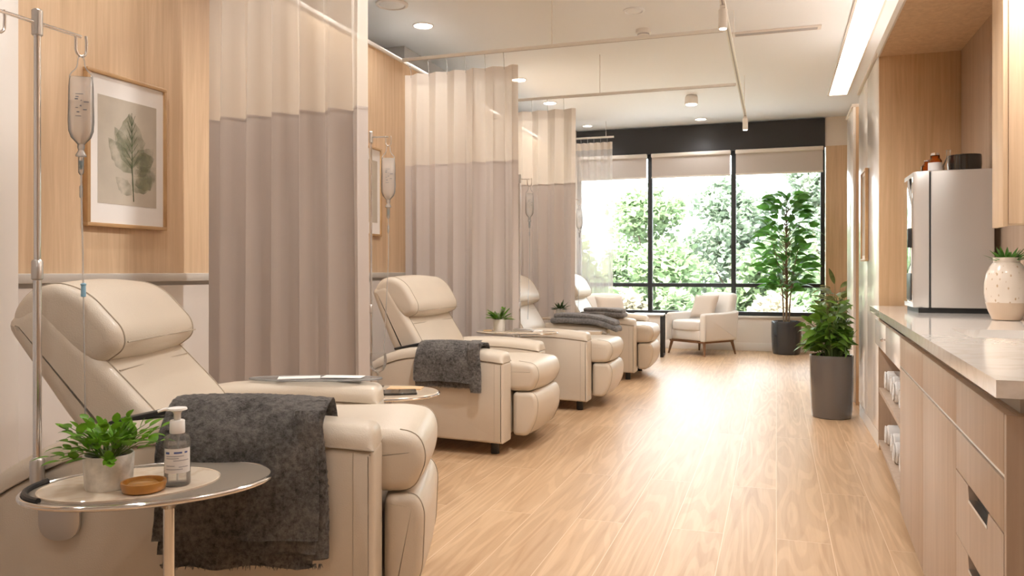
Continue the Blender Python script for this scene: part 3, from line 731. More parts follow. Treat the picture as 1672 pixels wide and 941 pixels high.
# framed picture on the tall cabinet
def framed(name, label, cat, loc, rz, wd, ht, matw, depth, motif, seed):
    """local: picture faces +x, width along y, height z"""
    t = thing(name, label, cat, loc, rz)
    b = NB(); f = .017
    box(b, 0, depth, 0, wd, 0, f, .002); box(b, 0, depth, 0, wd, ht - f, ht, .002); box(b, 0, depth, 0, f, f, ht - f, .002); box(b, 0, depth, wd - f, wd, f, ht - f, .002)
    finish('frame', b, 'frame', t)
    finish('mat_board', box(NB(), .002, depth - .010, f, wd - f, f, ht - f), 'mat_white', t)
    mw, mh = matw
    pr = finish('art_print', box(NB(), depth - .011, depth - .009, mw, wd - mw, mh, ht - mh), 'paper', t)
    if motif:
        rnd = random.Random(seed)
        lm, nt, bs, o = new_mat('washed_green_ink'); nt.nodes.remove(bs)
        n = noise_node(nt, 14, (1, 1, 1), 5); rp = ramp(nt, n.outputs[0], [(.32, (0, 0, 0)), (.66, (.55, .55, .55))])
        df = nt.nodes.new('ShaderNodeBsdfDiffuse'); df.inputs[0].default_value = (.30, .31, .20, 1)
        tr = nt.nodes.new('ShaderNodeBsdfTransparent'); mx = nt.nodes.new('ShaderNodeMixShader')
        nt.links.new(rp.outputs[0], mx.inputs[0]); nt.links.new(tr.outputs[0], mx.inputs[1]); nt.links.new(df.outputs[0], mx.inputs[2]); nt.links.new(mx.outputs[0], o.inputs[0])
        cy, z0 = wd * .54, mh + .05; ph = ht - 2 * mh - .08; b = NB()
        def blob(c, a, l, wdt, dx):
            pts = []
            for k in range(24):
                q = k / 24
                s = q * 2 if q < .5 else 2 - q * 2
                ww = wdt * math.sin(PI * s ** .85) * (1 if q < .5 else -1) * (1 + .10 * math.sin(9 * q * 2 * PI))
                y, z = ww, l * s
                y2 = y * math.cos(a) - z * math.sin(a); z2 = y * math.sin(a) + z * math.cos(a)
                y2 = min(max(c[0] + y2, mw + .004), wd - mw - .004); z2 = min(max(c[1] + z2, mh + .004), ht - mh - .004)
                pts.append(b.verts.new((depth - .0088 + dx, y2, z2)))
            try: b.faces.new(pts)
            except ValueError: pass
        blob((cy, z0 + ph * .30), .05, ph * .64, .085, .0001)
        for k, (dy, dz, a, l, w_) in enumerate(((0, .25, .75, .20, .05), (0, .22, -.75, .2, .06), (0, .05, -.9, .20, .06), (-.01, .42, .6, .16, .04), (.02, .12, -1.15, .16, .05), (0, .0, .9, .12, .035), (.02, .35, -1.2, .13, .045))):
            blob((cy + dy, z0 + ph * dz), a, l, w_, .0001 * (k + 2))
        finish('leaf_motif', b, lm, pr, 38, False)
        b = NB(); tube(b, [(depth - .0078, cy + .012, z0 - .03), (depth - .0078, cy + .003, z0 + ph * .3), (depth - .0078, cy, z0 + ph * .95)], [.0018, .0014, .0006], 6)
        for k in range(7):
            z = z0 + ph * (.32 + .08 * k)
            for s in (-1, 1): tube(b, [(depth - .0078, cy, z), (depth - .0078, cy + s * .045 * (1 - .09 * k), z + .05)], [.0009, .0004], 5)
        finish('leaf_veins', b, 'leaf_dk', pr)
    return t
framed('framed_picture', 'oak framed leaf print on the oak wall behind the nearest drip bag', 'picture', (XL + .001, 2.655, 1.297), 0, .47, .69, (.062, .105), .028, True, 2)
framed('framed_picture', 'small oak framed print behind the second drip stand', 'picture', (XL + .001, 4.92, 1.36), 0, .42, .66, (.06, .10), .03, False, 3)
framed('framed_picture', 'pale framed picture on the off-white tall cabinet', 'picture', (.599, 6.22, 1.17), PI, .31, .64, (.03, .04), .022, False, 4)

# ------------------------------------------------------------------ recliners
def seam_open(bm, poly, y, keep, r=.002, out=.001):
    q = inset2(poly, -out); n = len(q); k0 = next((i for i in range(n) if keep(poly[i]) and not keep(poly[i - 1])), 0); pts = []
    for i in range(n):
        if not keep(poly[(k0 + i) % n]): break
        p = q[(k0 + i) % n]; pts.append(Vector((p.x, y, p.y)))
    if len(pts) > 2: tube(bm, pts, r, 6)
    return bm
def PIPE(par, poly, ys_, keep, r=.002):
    for y in ys_: finish('piping', seam_open(NB(), poly, y, keep, r), 'seam', par)
def recliner(label, loc, rz, L=.98, W=.92, recl=27, bx=-.50, seat_top=.55, far_set=0.0, scale=1.0, pad=True, proj=0.0, ah=0.0, hin=.105):
    t = thing('recliner', label, 'recliner', loc, rz, 'cream leather recliners', scale)
    AW = .17
    def ztop(x):
        return ah + ztop0(x)
    def ztop0(x):
        s = -x / L
        if s < .55: return .605 + .035 * math.sin(PI * min(1, s / .9 + .08)) + .0
        q = (s - .55) / .45; return .605 + .035 * math.sin(PI * (.55 / .9 + .08)) - .17 * q * q
    for side in (0, 1):
        y0 = 0 if side == 0 else W - AW; y1 = y0 + AW
        xf = 0 if side == 0 else -far_set
        n = 14; xsn = [xf - (L + xf) * k / n for k in range(n + 1)]
        low = [(-L, .10), (xf, .075)]
        poly = roundpoly(low + [(x, ztop(x) - .062) for x in xsn], [.05, .012, .012] + [.01] * (n - 1) + [.08], 4)
        b = NB(); slab(b, poly, y0 + .004, y1 - .004, .016, 3); sp = finish('side_panel', b, 'leather', t)
        b = NB(); yo = y0 + .004 if side == 0 else y1 - .004; tube(b, [Vector((xf - .055, yo, z)) for z in (.085, .2, .35, ztop(-.055) - .07)], .0014, 6)
        finish('stitching', b, 'seam', sp)
        xs2 = [xf + .002 - (L + xf) * k / n for k in range(n + 1)]
        b = NB(); rings = []; rr_ = .052; sg = 7
        ysr = [(y0 + .001 + rr_ * (1 - math.cos(PI / 2 * k / sg)), rr_ * (1 - math.sin(PI / 2 * k / sg))) for k in range(sg + 1)]
        ysr += [(y0 + y1 - y, i_) for y, i_ in reversed(ysr)]
        for y, i_ in ysr:
            tp = [(min(x, xf - i_ * .8), ztop(x) - i_) for x in xs2]
            pp = roundpoly([(x, ztop(x) - .060) for x in reversed(xs2)] + tp, [.004] + [.01] * (n - 1) + [.004, .05 - i_ * .8] + [.01] * (n - 1) + [.01], 5)
            rings.append([Vector((p.x, y, p.y)) for p in pp])
        loft(b, rings); ar = finish('armrest', b, 'leather', t)
        b = NB(); tube(b, [Vector((x, (y0 + .002 if side == 0 else y1 - .002), ztop(x) - .060)) for x in xs2], .0022, 6); finish('piping', b, 'seam', ar)
    ya, yb = AW + .006, W - AW - .006
    finish('base_frame', box(NB(), -L + .12, -.02, AW - .01, W - AW + .01, .10, .36, .01), 'leather', t)
    st = seat_top
    poly = roundpoly([(-.62, st - .17), (.02, st - .185), (.125 + proj, st - .18), (.165 + proj, st - .09), (.14 + proj, st - .015), (.02, st), (-.3, st - .005), (-.62, st - .04)], [.02, .02, .035, .06, .06, .06, .05, .03], 5)
    b = NB(); slab(b, poly, ya, yb, .038, 5, crown=.012); se = finish('seat', b, 'leather', t)
    PIPE(se, poly, (ya + .038, yb - .038), lambda p: p.x > .03)
    zt = st - .19
    poly = roundpoly([(.0, .095), (.095 + proj, .095), (.150 + proj, .20), (.158 + proj, zt - .05), (.135 + proj, zt), (.0, zt)], [.03, .035, .06, .04, .03, .03], 5)
    b = NB(); slab(b, poly, ya, yb, .026, 5, crown=.008); fr = finish('footrest', b, 'leather', t)
    PIPE(fr, poly, (ya + .026, yb - .026), lambda p: p.x > .03)
    rc = R(recl); d = Vector((-math.sin(rc), math.cos(rc))); nn = Vector((math.cos(rc), math.sin(rc)))
    p0 = Vector((bx, st - .07)); l = (1.055 - p0.y) / d.y
    def q(s, h): v = p0 + d * s + nn * h; return (v.x, v.y)
    poly = roundpoly([q(-.10, -.15), q(-.06, -.02), q(.10, .012), q(l * .45, .0), q(l * .75, -.02), q(l - .02, -.035), q(l, -.16), q(l * .4, -.19)], [.04, .04, .1, .1, .1, .04, .05, .08], 5)
    b = NB(); slab(b, poly, hin - .005, W - hin + .005, .04, 6, crown=.008); bk = finish('backrest', b, 'leather', t)
    PIPE(bk, poly, (hin + .035, W - hin - .035), lambda p: (p - p0).dot(nn) > -.06, .0024)
    # horizontal seam beneath the headrest
    b = NB(); tube(b, [Vector((q(l * .50, .001)[0], y, q(l * .50, .001)[1])) for y in (hin + .04, .35, .5, W - hin - .04)], .002, 6); finish('stitching', b, 'seam', bk)
    h0 = l - .27
    poly = roundpoly([q(h0, -.03), q(h0 - .005, .055), q(h0 + .04, .085), q(h0 + .19, .075), q(h0 + .275, .02), q(h0 + .30, -.07), q(h0 + .26, -.15), q(h0 + .15, -.13)], [.02, .03, .05, .07, .06, .05, .05, .05], 6)
    b = NB(); slab(b, poly, hin, W - hin, .04, 6, crown=.012); hd = finish('headrest', b, 'leather', t)
    b = NB()
    PIPE(hd, poly, (hin + .04, W - hin - .04), lambda p: (p - p0).dot(nn) > -.09, .0024)
    b = NB()
    tube(b, [Vector((q(h0 + .004, .072)[0], y, q(h0 + .004, .072)[1])) for y in (hin + .04, .35, .5, W - hin - .04)], .0024, 6)
    finish('piping', b, 'seam', hd)
    for x in (-.08, -L + .15):
        for y in (.09, W - .09):
            finish('foot', lathe(NB(), [(.024, 0), (.026, .004), (.026, .085)], (x, y, 0), 20), 'black', t)
    if pad:
        mt = Matrix.Translation((-.68, .085, ztop(-.62) - .006)) @ Matrix.Rotation(R(-12), 4, 'Y')
        finish('control_pad', box(NB(), -.06, .12, -.03, .03, -.004, .010, .004, 2, mt), 'black', t)
    return t, ztop
CH = [((-1.03, 1.90), 19, dict(L=1.06, W=.86, recl=39, bx=-.57, seat_top=.635, far_set=.10, proj=-.04, ah=.06, hin=.14)),
      ((-1.53, 4.40), 0, dict()), ((-1.40, 6.03), 0, dict(pad=False)), ((-1.35, 7.90), 0, dict(pad=False))]
CL = ['nearest cream leather recliner with a large grey plush blanket on its arm', 'second cream leather recliner with a grey blanket over its near arm', 'third cream leather recliner with a folded grey blanket on its far arm', 'farthest cream leather recliner, closest to the white armchairs']
chairs = []
for (xy, rz, kw), lb in zip(CH, CL):
    chairs.append(recliner(lb, (xy[0], xy[1], 0), R(rz), **kw))
def on_chair(k, x, y, z):
    c = chairs[k][0]; return Matrix.Translation(c.location) @ Matrix.Rotation(c.rotation_euler.z, 4, 'Z') @ Vector((x, y, z))

# ------------------------------------------------------------------ blankets
def blanket(label, k, x0, x1, z_end, z_in, seed, mat='fur', layers=3, group=None, fold=True, step=.045):
    t, zt = chairs[k]
    lz = zt((x0 + x1) / 2)
    o = thing('throw_blanket', label, 'blanket', t.location, t.rotation_euler.z, group)
    for ly in range(layers):
        off = .010 + .018 * (layers - 1 - ly); ze = z_end - step * ly
        xa, xb = x0 + .006 * ly, x1 - .012 * ly
        path = smooth_open([(.17 + off, z_in), (.175 + off, lz - .03), (.15, lz + off + .004), (.085, lz + off + .010), (.02, lz + off + .004), (-.012 - off, lz - .04), (-.016 - off, lz - .16), (-.020 - off, ze)], 3)
        cum = [0]
        for a, b_ in zip(path, path[1:]): cum.append(cum[-1] + (Vector(b_) - Vector(a)).length)
        def at(s):
            d = s * cum[-1]
            for i in range(len(cum) - 1):
                if d <= cum[i + 1] + 1e-9:
                    f = (d - cum[i]) / max(1e-9, cum[i + 1] - cum[i]); return Vector(path[i]) * (1 - f) + Vector(path[i + 1]) * f
            return Vector(path[-1])
        def fn(u, v):
            p = at(v); h = max(0, (lz - p.y)) if v > .5 else 0
            wv = .012 * math.sin(u * 9 + seed + 2 * h) * min(1, h * 5) + .016 * noise.noise((u * 2.2, v * 1.5, seed)) * min(1, h * 4)
            fz = .0035 * noise.noise((u * 42, v * 60, seed * 3.1 + ly))
            x = xa + (xb - xa) * u + .018 * noise.noise((v * 3, u * 1.3, seed + 7)) + (.02 * h if u > .6 else -.01 * h) * (1 if u > .6 else 1) * abs(u - .5)
            hz = zt(min(0, x)) - lz
            return Vector((x, p.x - abs(wv) * .8 - (fz if h > 0 else 0), p.y + hz * (1 - min(1, h * 3)) + (fz if h == 0 else 0) + .012 * noise.noise((u * 4, 0, seed + ly)) * min(1, h * 4)))
        b = NB(); sheet(b, fn, 90, 110); solid(b, .007)
        finish(['outer_layer', 'middle_layer', 'inner_layer'][ly], b, mat, o, 70)
        # tufted hem along the free edge
    if fold:
        def fn2(u, v):
            a = u * 1.5 * PI; r = .020 + .006 * math.sin(3 * v)
            zz = lz + .03 - v * (lz + .03 - z_end + .06)
            yy = -.030 - .018 * math.sin(a) if v > .12 else .05 - (v / .12) * .09
            if v <= .12: zz = lz + .045 - .015 * (v / .12)
            return Vector((x1 - .035 + r * math.cos(a) * 1.6 + .02 * v + .004 * noise.noise((u * 30, v * 50, 3)), yy - .006 - .004 * noise.noise((u * 20, v * 60, 9)), zz))
        b = NB(); sheet(b, fn2, 40, 90); solid(b, .006); finish('side_fold', b, mat, o, 70)
    rnd = random.Random(seed); b = NB()
    for i in range(150):
        x = x0 + (x1 - x0) * rnd.random(); z = z_end - step * (layers - 1)
        p = Vector((x, -.028 - .006 * rnd.random(), z + .006 + .01 * noise.noise((i, 2, seed))))
        tube(b, [p, p + Vector((rnd.uniform(-.004, .004), rnd.uniform(-.004, .002), -rnd.uniform(.006, .016)))], [.002, .0006], 4)
    finish('fringe', b, mat, o)
    return o
blanket('large grey plush blanket over the near arm of the first recliner', 0, -.56, -.13, .40, .565, 4, step=.042)
blanket('grey plush blanket with frayed hem over the near arm of the second recliner', 1, -.55, -.14, .44, .53, 11, layers=2, step=.035)
def folded(label, k, y0, y1, x0, x1, zt0, seed):
    t, zt = chairs[k]
    o = thing('folded_blanket', label, 'blanket', t.location, t.rotation_euler.z, 'folded grey blankets')
    for ly in range(2):
        th = .05 - .012 * ly; z0 = zt((x0 + x1) / 2) + .002 + ly * .046
        e = .03 * ly
        poly = roundpoly([(x0 + e, 0), (x1 - e * .5, 0), (x1 - e * .5, th), (x0 + e, th)], .024, 6)
        b = NB(); slab(b, poly, y0 + .01 * ly, y1 - .015 * ly, .02, 4)
        bmesh.ops.subdivide_edges(b, edges=[ed for ed in b.edges if ed.calc_length() > .05], cuts=6, use_grid_fill=True)
        for v in b.verts:
            s = max(0, v.co.x + .10) ; v.co.z += z0 + zt(min(0, max(-.8, v.co.x))) - zt((x0 + x1) / 2) + .010 * noise.noise((v.co.x * 9, v.co.y * 9, seed + ly)) 
            v.co.z -= 1.3 * s * s
        finish('fold', b, 'knit', o, 60)
    return o
folded('thick folded grey blanket on the far arm of the third recliner', 2, .70, .96, -.50, .10, .64, 2)
folded('folded grey blanket on the near arm of the farthest recliner', 3, -.04, .20, -.55, -.10, .64, 6)
p = on_chair(2, -.12, .64, .5525)
t = thing('clipboard', 'small beige board lying on the third recliner seat beneath the folded blanket', 'board', p, 0)
finish('board', box(NB(), -.12, .10, -.045, .045, .0, .03, .004), 'pale_top', t); finish('paper', box(NB(), -.11, .09, -.04, .04, .030, .032), 'mat_white', t)

# ------------------------------------------------------------------ drip stands and bags
def iv_stand(label, loc, ztop, arm, zbase, plate=None, two=True):
    """arm: vector from pole to the bag hook (local, world axes)"""
    t = thing('drip_stand', label, 'drip stand', (loc[0], loc[1], zbase), 0, 'chrome drip stands')
    H = ztop - zbase; a = Vector(arm); r = .0105
    finish('upper_pole', cyl(NB(), (0, 0, H * .42), (0, 0, H), r * .85), 'chrome', t)
    finish('lower_pole', cyl(NB(), (0, 0, .02), (0, 0, H * .44), r), 'chrome', t)
    finish('collar', lathe(NB(), [(r, H * .43), (r * 1.35, H * .43 + .004), (r * 1.35, H * .43 + .05), (r, H * .43 + .055)], seg=24), 'steel', t)
    finish('top_socket', lathe(NB(), [(r, H - .065), (r * 1.3, H - .062), (r * 1.3, H + .002), (r * .9, H + .006), (0, H + .006)], seg=24), 'steel', t)
    finish('base_sleeve', lathe(NB(), [(r * 1.1, 0), (r * 1.7, .004), (r * 1.7, .06), (r * 1.05, .07)], seg=24), 'steel', t)
    z = H - .03; b = NB(); e0 = -a * .8 if two else a * 0
    cyl(b, e0 + Vector((0, 0, z)), a + Vector((0, 0, z)), .0048, None, 12); finish('crossbar', b, 'chrome', t)
    def hook(c, dr):
        b = NB(); pts = []
        for k in range(17):
            an = -PI + PI * k / 16; pts.append(c + dr * (.017 * math.cos(an)) + Vector((0, 0, -.035 + .02 * math.sin(an))))
        pts = [c - dr * .017 + Vector((0, 0, .002))] + pts + [c + dr * .018 + Vector((0, 0, -.012)), c + dr * .015 + Vector((0, 0, .006))]
        tube(b, pts, .0038, 10); finish('hook', b, 'chrome', t)
    dr = a.normalized()
    hook(a + Vector((0, 0, z)) + dr * 0, dr)
    if two: hook(e0 + Vector((0, 0, z)), dr)
    return t
def iv_bag(label, top, sc, drop, rz=0, swing=(0, 0), blue_at=None):
    """top: world point of the loop; drop: tube end z below"""
    t = thing('drip_bag', label, 'drip bag', top, rz, 'clear drip bags', sc)
    b = NB(); tube(b, smooth_open([(-.036, 0, -.075), (-.036, 0, -.055), (-.012, 0, -.032), (-.010, 0, .004), (.0, 0, .010), (.010, 0, .004), (.012, 0, -.032), (.036, 0, -.055), (.036, 0, -.075)], 2), .0022, 8); finish('hanging_loop', b, 'tubing', t)
    def ring(w_, d_, z, n=32): return [Vector((w_ * math.copysign(abs(math.cos(2 * PI * k / n)) ** .7, math.cos(2 * PI * k / n)), d_ * math.sin(2 * PI * k / n), z)) for k in range(n)]
    prof = [(.034, .004, -.062), (.038, .012, -.075), (.040, .020, -.10), (.041, .024, -.16), (.042, .027, -.22), (.040, .027, -.255), (.032, .022, -.278), (.016, .013, -.296), (.011, .010, -.302)]
    b = NB(); loft(b, [ring(*q) for q in prof]); bg_ = finish('bag', b, 'bag', t)
    b = NB(); loft(b, [ring(w_ * .965, d_ * .94, z) for w_, d_, z in [(.041, .024, -.150)] + prof[4:8]]); finish('fluid', b, 'fluid', bg_)
    b = NB()
    for k, (xa, xb, z) in enumerate(((-.012, .012, -.128), (-.012, -.002, -.137), (-.014, -.004, -.145), (.004, .008, -.150), (.014, .030, -.155), (.002, .007, -.168), (-.012, -.004, -.176), (.012, .024, -.182), (-.008, -.0, -.190), (-.012, .006, -.205))):
        box(b, xa, xb, -.0275, -.0265, z - .0014 - .001 * (k % 3), z + .0006)
    finish('printed_marks', b, 'ink', bg_)
    finish('port', lathe(NB(), [(.011, -.30), (.012, -.312), (.009, -.322), (.018, -.340), (.017, -.344), (.008, -.346)], seg=24), 'white_pl' if False else 'tubing', t)
    finish('drip_chamber', lathe(NB(), [(.009, -.345), (.0095, -.35), (.0088, -.40), (.005, -.408)], seg=20), 'bag', t)
    finish('spike', lathe(NB(), [(.0055, -.358), (.0062, -.362), (.0045, -.385), (.001, -.390)], seg=16), 'teal', t)
    pts = [(0, 0, -.405), (.001, 0, -.50), (.004 + swing[0] * .1, 0, -.65)]
    n = 8; zl = -drop / sc
    for k in range(1, n + 1):
        s = k / n; pts.append((.004 + swing[0] * (.1 + .9 * s), swing[1] * s, -.65 + (zl + .65) * s + .0))
    finish('drip_line', tube(NB(), smooth_open(pts, 1), .0028, 8), 'tubing', t)
    finish('line_clamp', lathe(NB(), [(.0035, -.445), (.0055, -.45), (.0055, -.485), (.0035, -.49)], seg=12), 'tubing', t)
    if blue_at:
        bz = -blue_at / sc; s = (bz + .65) / (zl + .65); bx = .004 + swing[0] * (.1 + .9 * s)
        finish('line_connector', lathe(NB(), [(.004, .03), (.0095, .026), (.0095, .022), (.0078, .02), (.0085, -.018), (.004, -.02)], (bx, swing[1] * s, bz), 20), 'blue', t)
    return t
pz = 1.79
iv_stand('nearest chrome drip stand beside the first recliner', (-1.862, 1.590), pz, (.005, .135, 0), .537)
b = NB(); pl = roundpoly([(-.055, -.14), (.055, -.14), (.055, .0), (-.055, .0)], .055, 8)
plate = thing('mounting_plate', 'oval steel plate fixed to the near side of the first recliner', 'plate', on_chair(0, -.835, -.004, .52), R(19))
slab(b, pl, -.012, 0, .003, 2); finish('plate', b, 'steel', plate)
finish('bracket', box(NB(), -.02, .02, -.04, -.008, -.03, .03, .006), 'steel', plate)
iv_bag('nearest drip bag hanging in front of the leaf print', (-1.857, 1.725, pz - .092), .80, 1.02, R(35), (.01, 0), .655)
iv_stand('second chrome drip stand at the edge of the tall near curtain', (-2.37, 4.34), 1.955, (.11, .02, 0), .0, None, False)
iv_bag('second drip bag, against the oak wall right of the near curtain', (-2.26, 4.36, 1.955 - .092), 1.08, 1.27, R(20), (-.03, 0))
iv_stand('third chrome drip stand in front of the third recliner backrest', (-1.93, 5.95), 1.86, (.075, .03, 0), .0, None, False)
iv_bag('third drip bag, hanging before the third curtain', (-1.855, 5.98, 1.86 - .092), .80, 1.05, R(20), (-.02, 0))
iv_stand('farthest chrome drip stand by the farthest recliner', (-1.965, 7.83), 1.86, (.06, .03, 0), .0, None, False)
iv_bag('farthest drip bag, hanging before the pale sheer curtain', (-1.905, 7.86, 1.86 - .092), .80, 1.05, R(20), (-.02, 0))
t = thing('tube_clamp', 'small black clamp with cable on the second drip stand', 'clamp', (-2.37, 4.34, .48))
finish('clamp_body', box(NB(), -.045, -.012, -.02, .02, .0, .10, .012, 3), 'black', t)
finish('cable', tube(NB(), [(-.028, 0, .005), (-.026, 0, -.1), (-.027, 0, -.3)], .006, 8), 'black', t)

# ------------------------------------------------------------------ side tables and what stands on them
def round_base(t, r=.16): finish('base', lathe(NB(), [(r, 0), (r, .006), (r * .9, .012), (.03, .016), (.018, .03)], seg=40), 'chrome', t)
A1 = R(43)
t = thing('side_table', 'oval glass and marble side table beside the first recliner', 'side table', (-1.40, 1.506, 0), 0, 'chrome side tables')
ZT1 = .605
finish('glass_top', ellipse_disc(NB(), (0, 0), .27, .185, ZT1 - .012, ZT1 - .004, A1), 'tglass', t)
finish('rim', tube(NB(), ellipse_pts((0, 0), .272, .187, ZT1 - .008, A1, 80), .0065, 10, True), 'chrome', t)
finish('marble_inlay', ellipse_disc(NB(), (-.03, -.035), .195, .145, ZT1 - .004, ZT1, A1), 'marble', t)
finish('stem', lathe(NB(), [(.016, .02), (.014, .05), (.0125, .3), (.013, ZT1 - .04), (.04, ZT1 - .013)], (.10, -.06, 0), 28), 'chrome', t)
b = NB(); lathe(b, [(.15, 0), (.15, .006), (.13, .012), (.03, .016), (.016, .03)], (.10, -.06, 0), 40); finish('base', b, 'chrome', t)
b = NB(); tube(b, ellipse_pts((0, 0), .262, .178, ZT1 + .000, A1, 14, R(150), R(215)), .007, 8); finish('edge_clip', b, 'black', t)
def plant_pot(t, r, h, mat, taper=.9):
    finish('pot', lathe(NB(), [(r * taper * .96, 0), (r * taper, .004), (r, h - .004), (r * .98, h), (r * .92, h - .001), (r * .90, h - .02)], seg=40), mat, t)
    finish('soil', lathe(NB(), [(r * .92, h - .014), (0, h - .008)], seg=24), 'soil', t)
t = thing('potted_plant', 'bright green leafy plant in a mottled grey pot on the oval table', 'plant', (-1.452, 1.425, ZT1))
plant_pot(t, .054, .078, 'conc', .93)
rnd = random.Random(17); b = NB(); bs_ = NB()
for k in range(44):
    a = 2 * PI * k / 44 + rnd.uniform(-.3, .3); e = rnd.uniform(.05, 1.35); l = rnd.uniform(.055, .125) * (1.0 if e < .6 else .85)
    base = Vector((.025 * math.cos(a) * rnd.random(), .025 * math.sin(a) * rnd.random(), .07))
    d = Vector((math.cos(a) * math.cos(e), math.sin(a) * math.cos(e), math.sin(e)))
    tip = base + d * l; mid = base + d * l * .5 + Vector((0, 0, .012))
    tube(bs_, [base, mid, tip], [.0016, .0013, .0009], 5)
    n = rnd.choice((3, 4, 5))
    for j in range(n):
        f = .45 + .55 * j / (n - 1); q = base + (tip - base) * f
        da = rnd.uniform(-1.2, 1.2); dd = (d + Vector((rnd.uniform(-.7, .7), rnd.uniform(-.7, .7), rnd.uniform(-.1, .6)))).normalized()
        leaf(b, q, dd if j < n - 1 else d, rnd.uniform(.028, .046), rnd.uniform(.016, .025), rnd.uniform(.1, .5), 5, .2, shape=.75)
finish('foliage', b, 'leaf_a', t, 180); finish('stems', bs_, 'stem', t)
t = thing('pump_bottle', 'clear pump bottle of sanitiser with white label on the oval table', 'bottle', (-1.318, 1.492, ZT1))
prof = [(.027, 0), (.029, .003), (.029, .10), (.026, .112), (.014, .120), (.013, .125)]
bd = finish('bottle_body', lathe(NB(), prof, seg=36), 'bottle', t)
finish('liquid', lathe(NB(), [(.0265, .004), (.0275, .006), (.0275, .096), (0, .096)], seg=36), 'fluid', bd)
def arc_patch(b, r, z0, z1, a0, a1, n=14):
    g = [[b.verts.new((r * math.cos(a0 + (a1 - a0) * i / n), r * math.sin(a0 + (a1 - a0) * i / n), z)) for z in (z0, z1)] for i in range(n + 1)]
    for i in range(n): b.faces.new((g[i][0], g[i + 1][0], g[i + 1][1], g[i][1]))
ac = math.atan2(-1.492, 1.318)
b = NB(); arc_patch(b, .0293, .032, .088, ac - 1.15, ac + 1.15); lb = finish('label', b, 'label', t)
b = NB(); arc_patch(b, .0296, .076, .081, ac - .95, ac - .6, 5); arc_patch(b, .0296, .077, .081, ac - .25, ac + .35, 5); arc_patch(b, .0296, .077, .081, ac + .55, ac + .8, 5); finish('label_heading', b, 'inkblue', lb)
b = NB()
for z, a0, a1 in ((.070, -.9, .5), (.065, -.9, .1), (.060, -.3, .9), (.048, -.9, -.2), (.045, .1, .85), (.040, -.9, .4)): arc_patch(b, .0296, z, z + .0022, ac + a0, ac + a1, 8)
finish('label_lines', b, 'inkgrey', lb)
pm = finish('pump_collar', lathe(NB(), [(.0165, .120), (.017, .122), (.0165, .148), (.015, .150), (0, .150)], seg=28), 'white_pl', t)
b = NB(); lathe(b, [(.0075, .149), (.008, .165), (.011, .17), (.022, .174), (.021, .178), (0, .179)], seg=24); finish('pump_head', b, 'white_pl', t)
finish('spout', tube(NB(), [(0, 0, .175), (-.02, -.02, .176), (-.029, -.03, .172)], [.0045, .004, .003], 10), 'white_pl', t)
finish('dip_tube', cyl(NB(), (0, 0, .01), (.003, 0, .12), .0025, None, 8), 'tubing', t)
t = thing('amber_dish', 'round amber wooden dish on the oval table in front of the pot', 'dish', (-1.352, 1.425, ZT1))
finish('dish', lathe(NB(), [(.034, 0), (.044, .003), (.048, .016), (.0475, .023), (.043, .023), (.040, .012), (0, .010)], seg=40), 'amber', t)
finish('inner_disc', lathe(NB(), [(.030, .0115), (.032, .016), (.028, .019), (0, .019)], (-.004, .002, 0), 32), 'amber', t)
# second table
t = thing('side_table', 'round pale side table between the tall curtain and the second recliner', 'side table', (-1.86, 3.60, 0), 0, 'chrome side tables')
ZT2 = .49
finish('tabletop', ellipse_disc(NB(), (0, 0), .25, .22, ZT2 - .016, ZT2, R(20)), 'pale_top', t)
finish('rim', tube(NB(), ellipse_pts((0, 0), .251, .221, ZT2 - .010, R(20), 64), .006, 8, True), 'chrome', t)
for k, (dx, dy) in enumerate(((0, 0), (.03, .0), (.016, .026))): finish('stem', cyl(NB(), (dx - .015, dy - .01, .02), (dx - .015, dy - .01, ZT2 - .016), .010, None, 16), 'chrome', t)
round_base(t)
t = thing('tablet', 'flat black tablet lying on the round table behind the first recliner', 'tablet', (-1.80, 3.56, ZT2), R(28))
finish('case', box(NB(), -.10, .10, -.07, .07, 0, .009, .003), 'tablet', t); finish('screen', box(NB(), -.09, .09, -.06, .06, .009, .0096), 'smoke', t)
t = thing('paper_folder', 'orange tan folder lying behind the black tablet', 'folder', (-1.83, 3.72, ZT2), R(15))
finish('cover', box(NB(), -.09, .09, -.05, .05, 0, .004, .001), 'tan', t); finish('sheet', box(NB(), -.085, .085, -.045, .045, .004, .0055), 'tan', t)
t = thing('wine_glass', 'clear stemmed glass on the round table before the second recliner', 'glass', (-2.00, 3.74, ZT2))
finish('bowl', lathe(NB(), [(.012, .075), (.030, .085), (.044, .11), (.047, .14), (.043, .175)], seg=32), 'bottle', t)
finish('stem', lathe(NB(), [(.034, 0), (.032, .003), (.006, .008), (.004, .02), (.004, .07), (.012, .076)], seg=24), 'bottle', t)
bpy.data.objects[t.children[0].name]
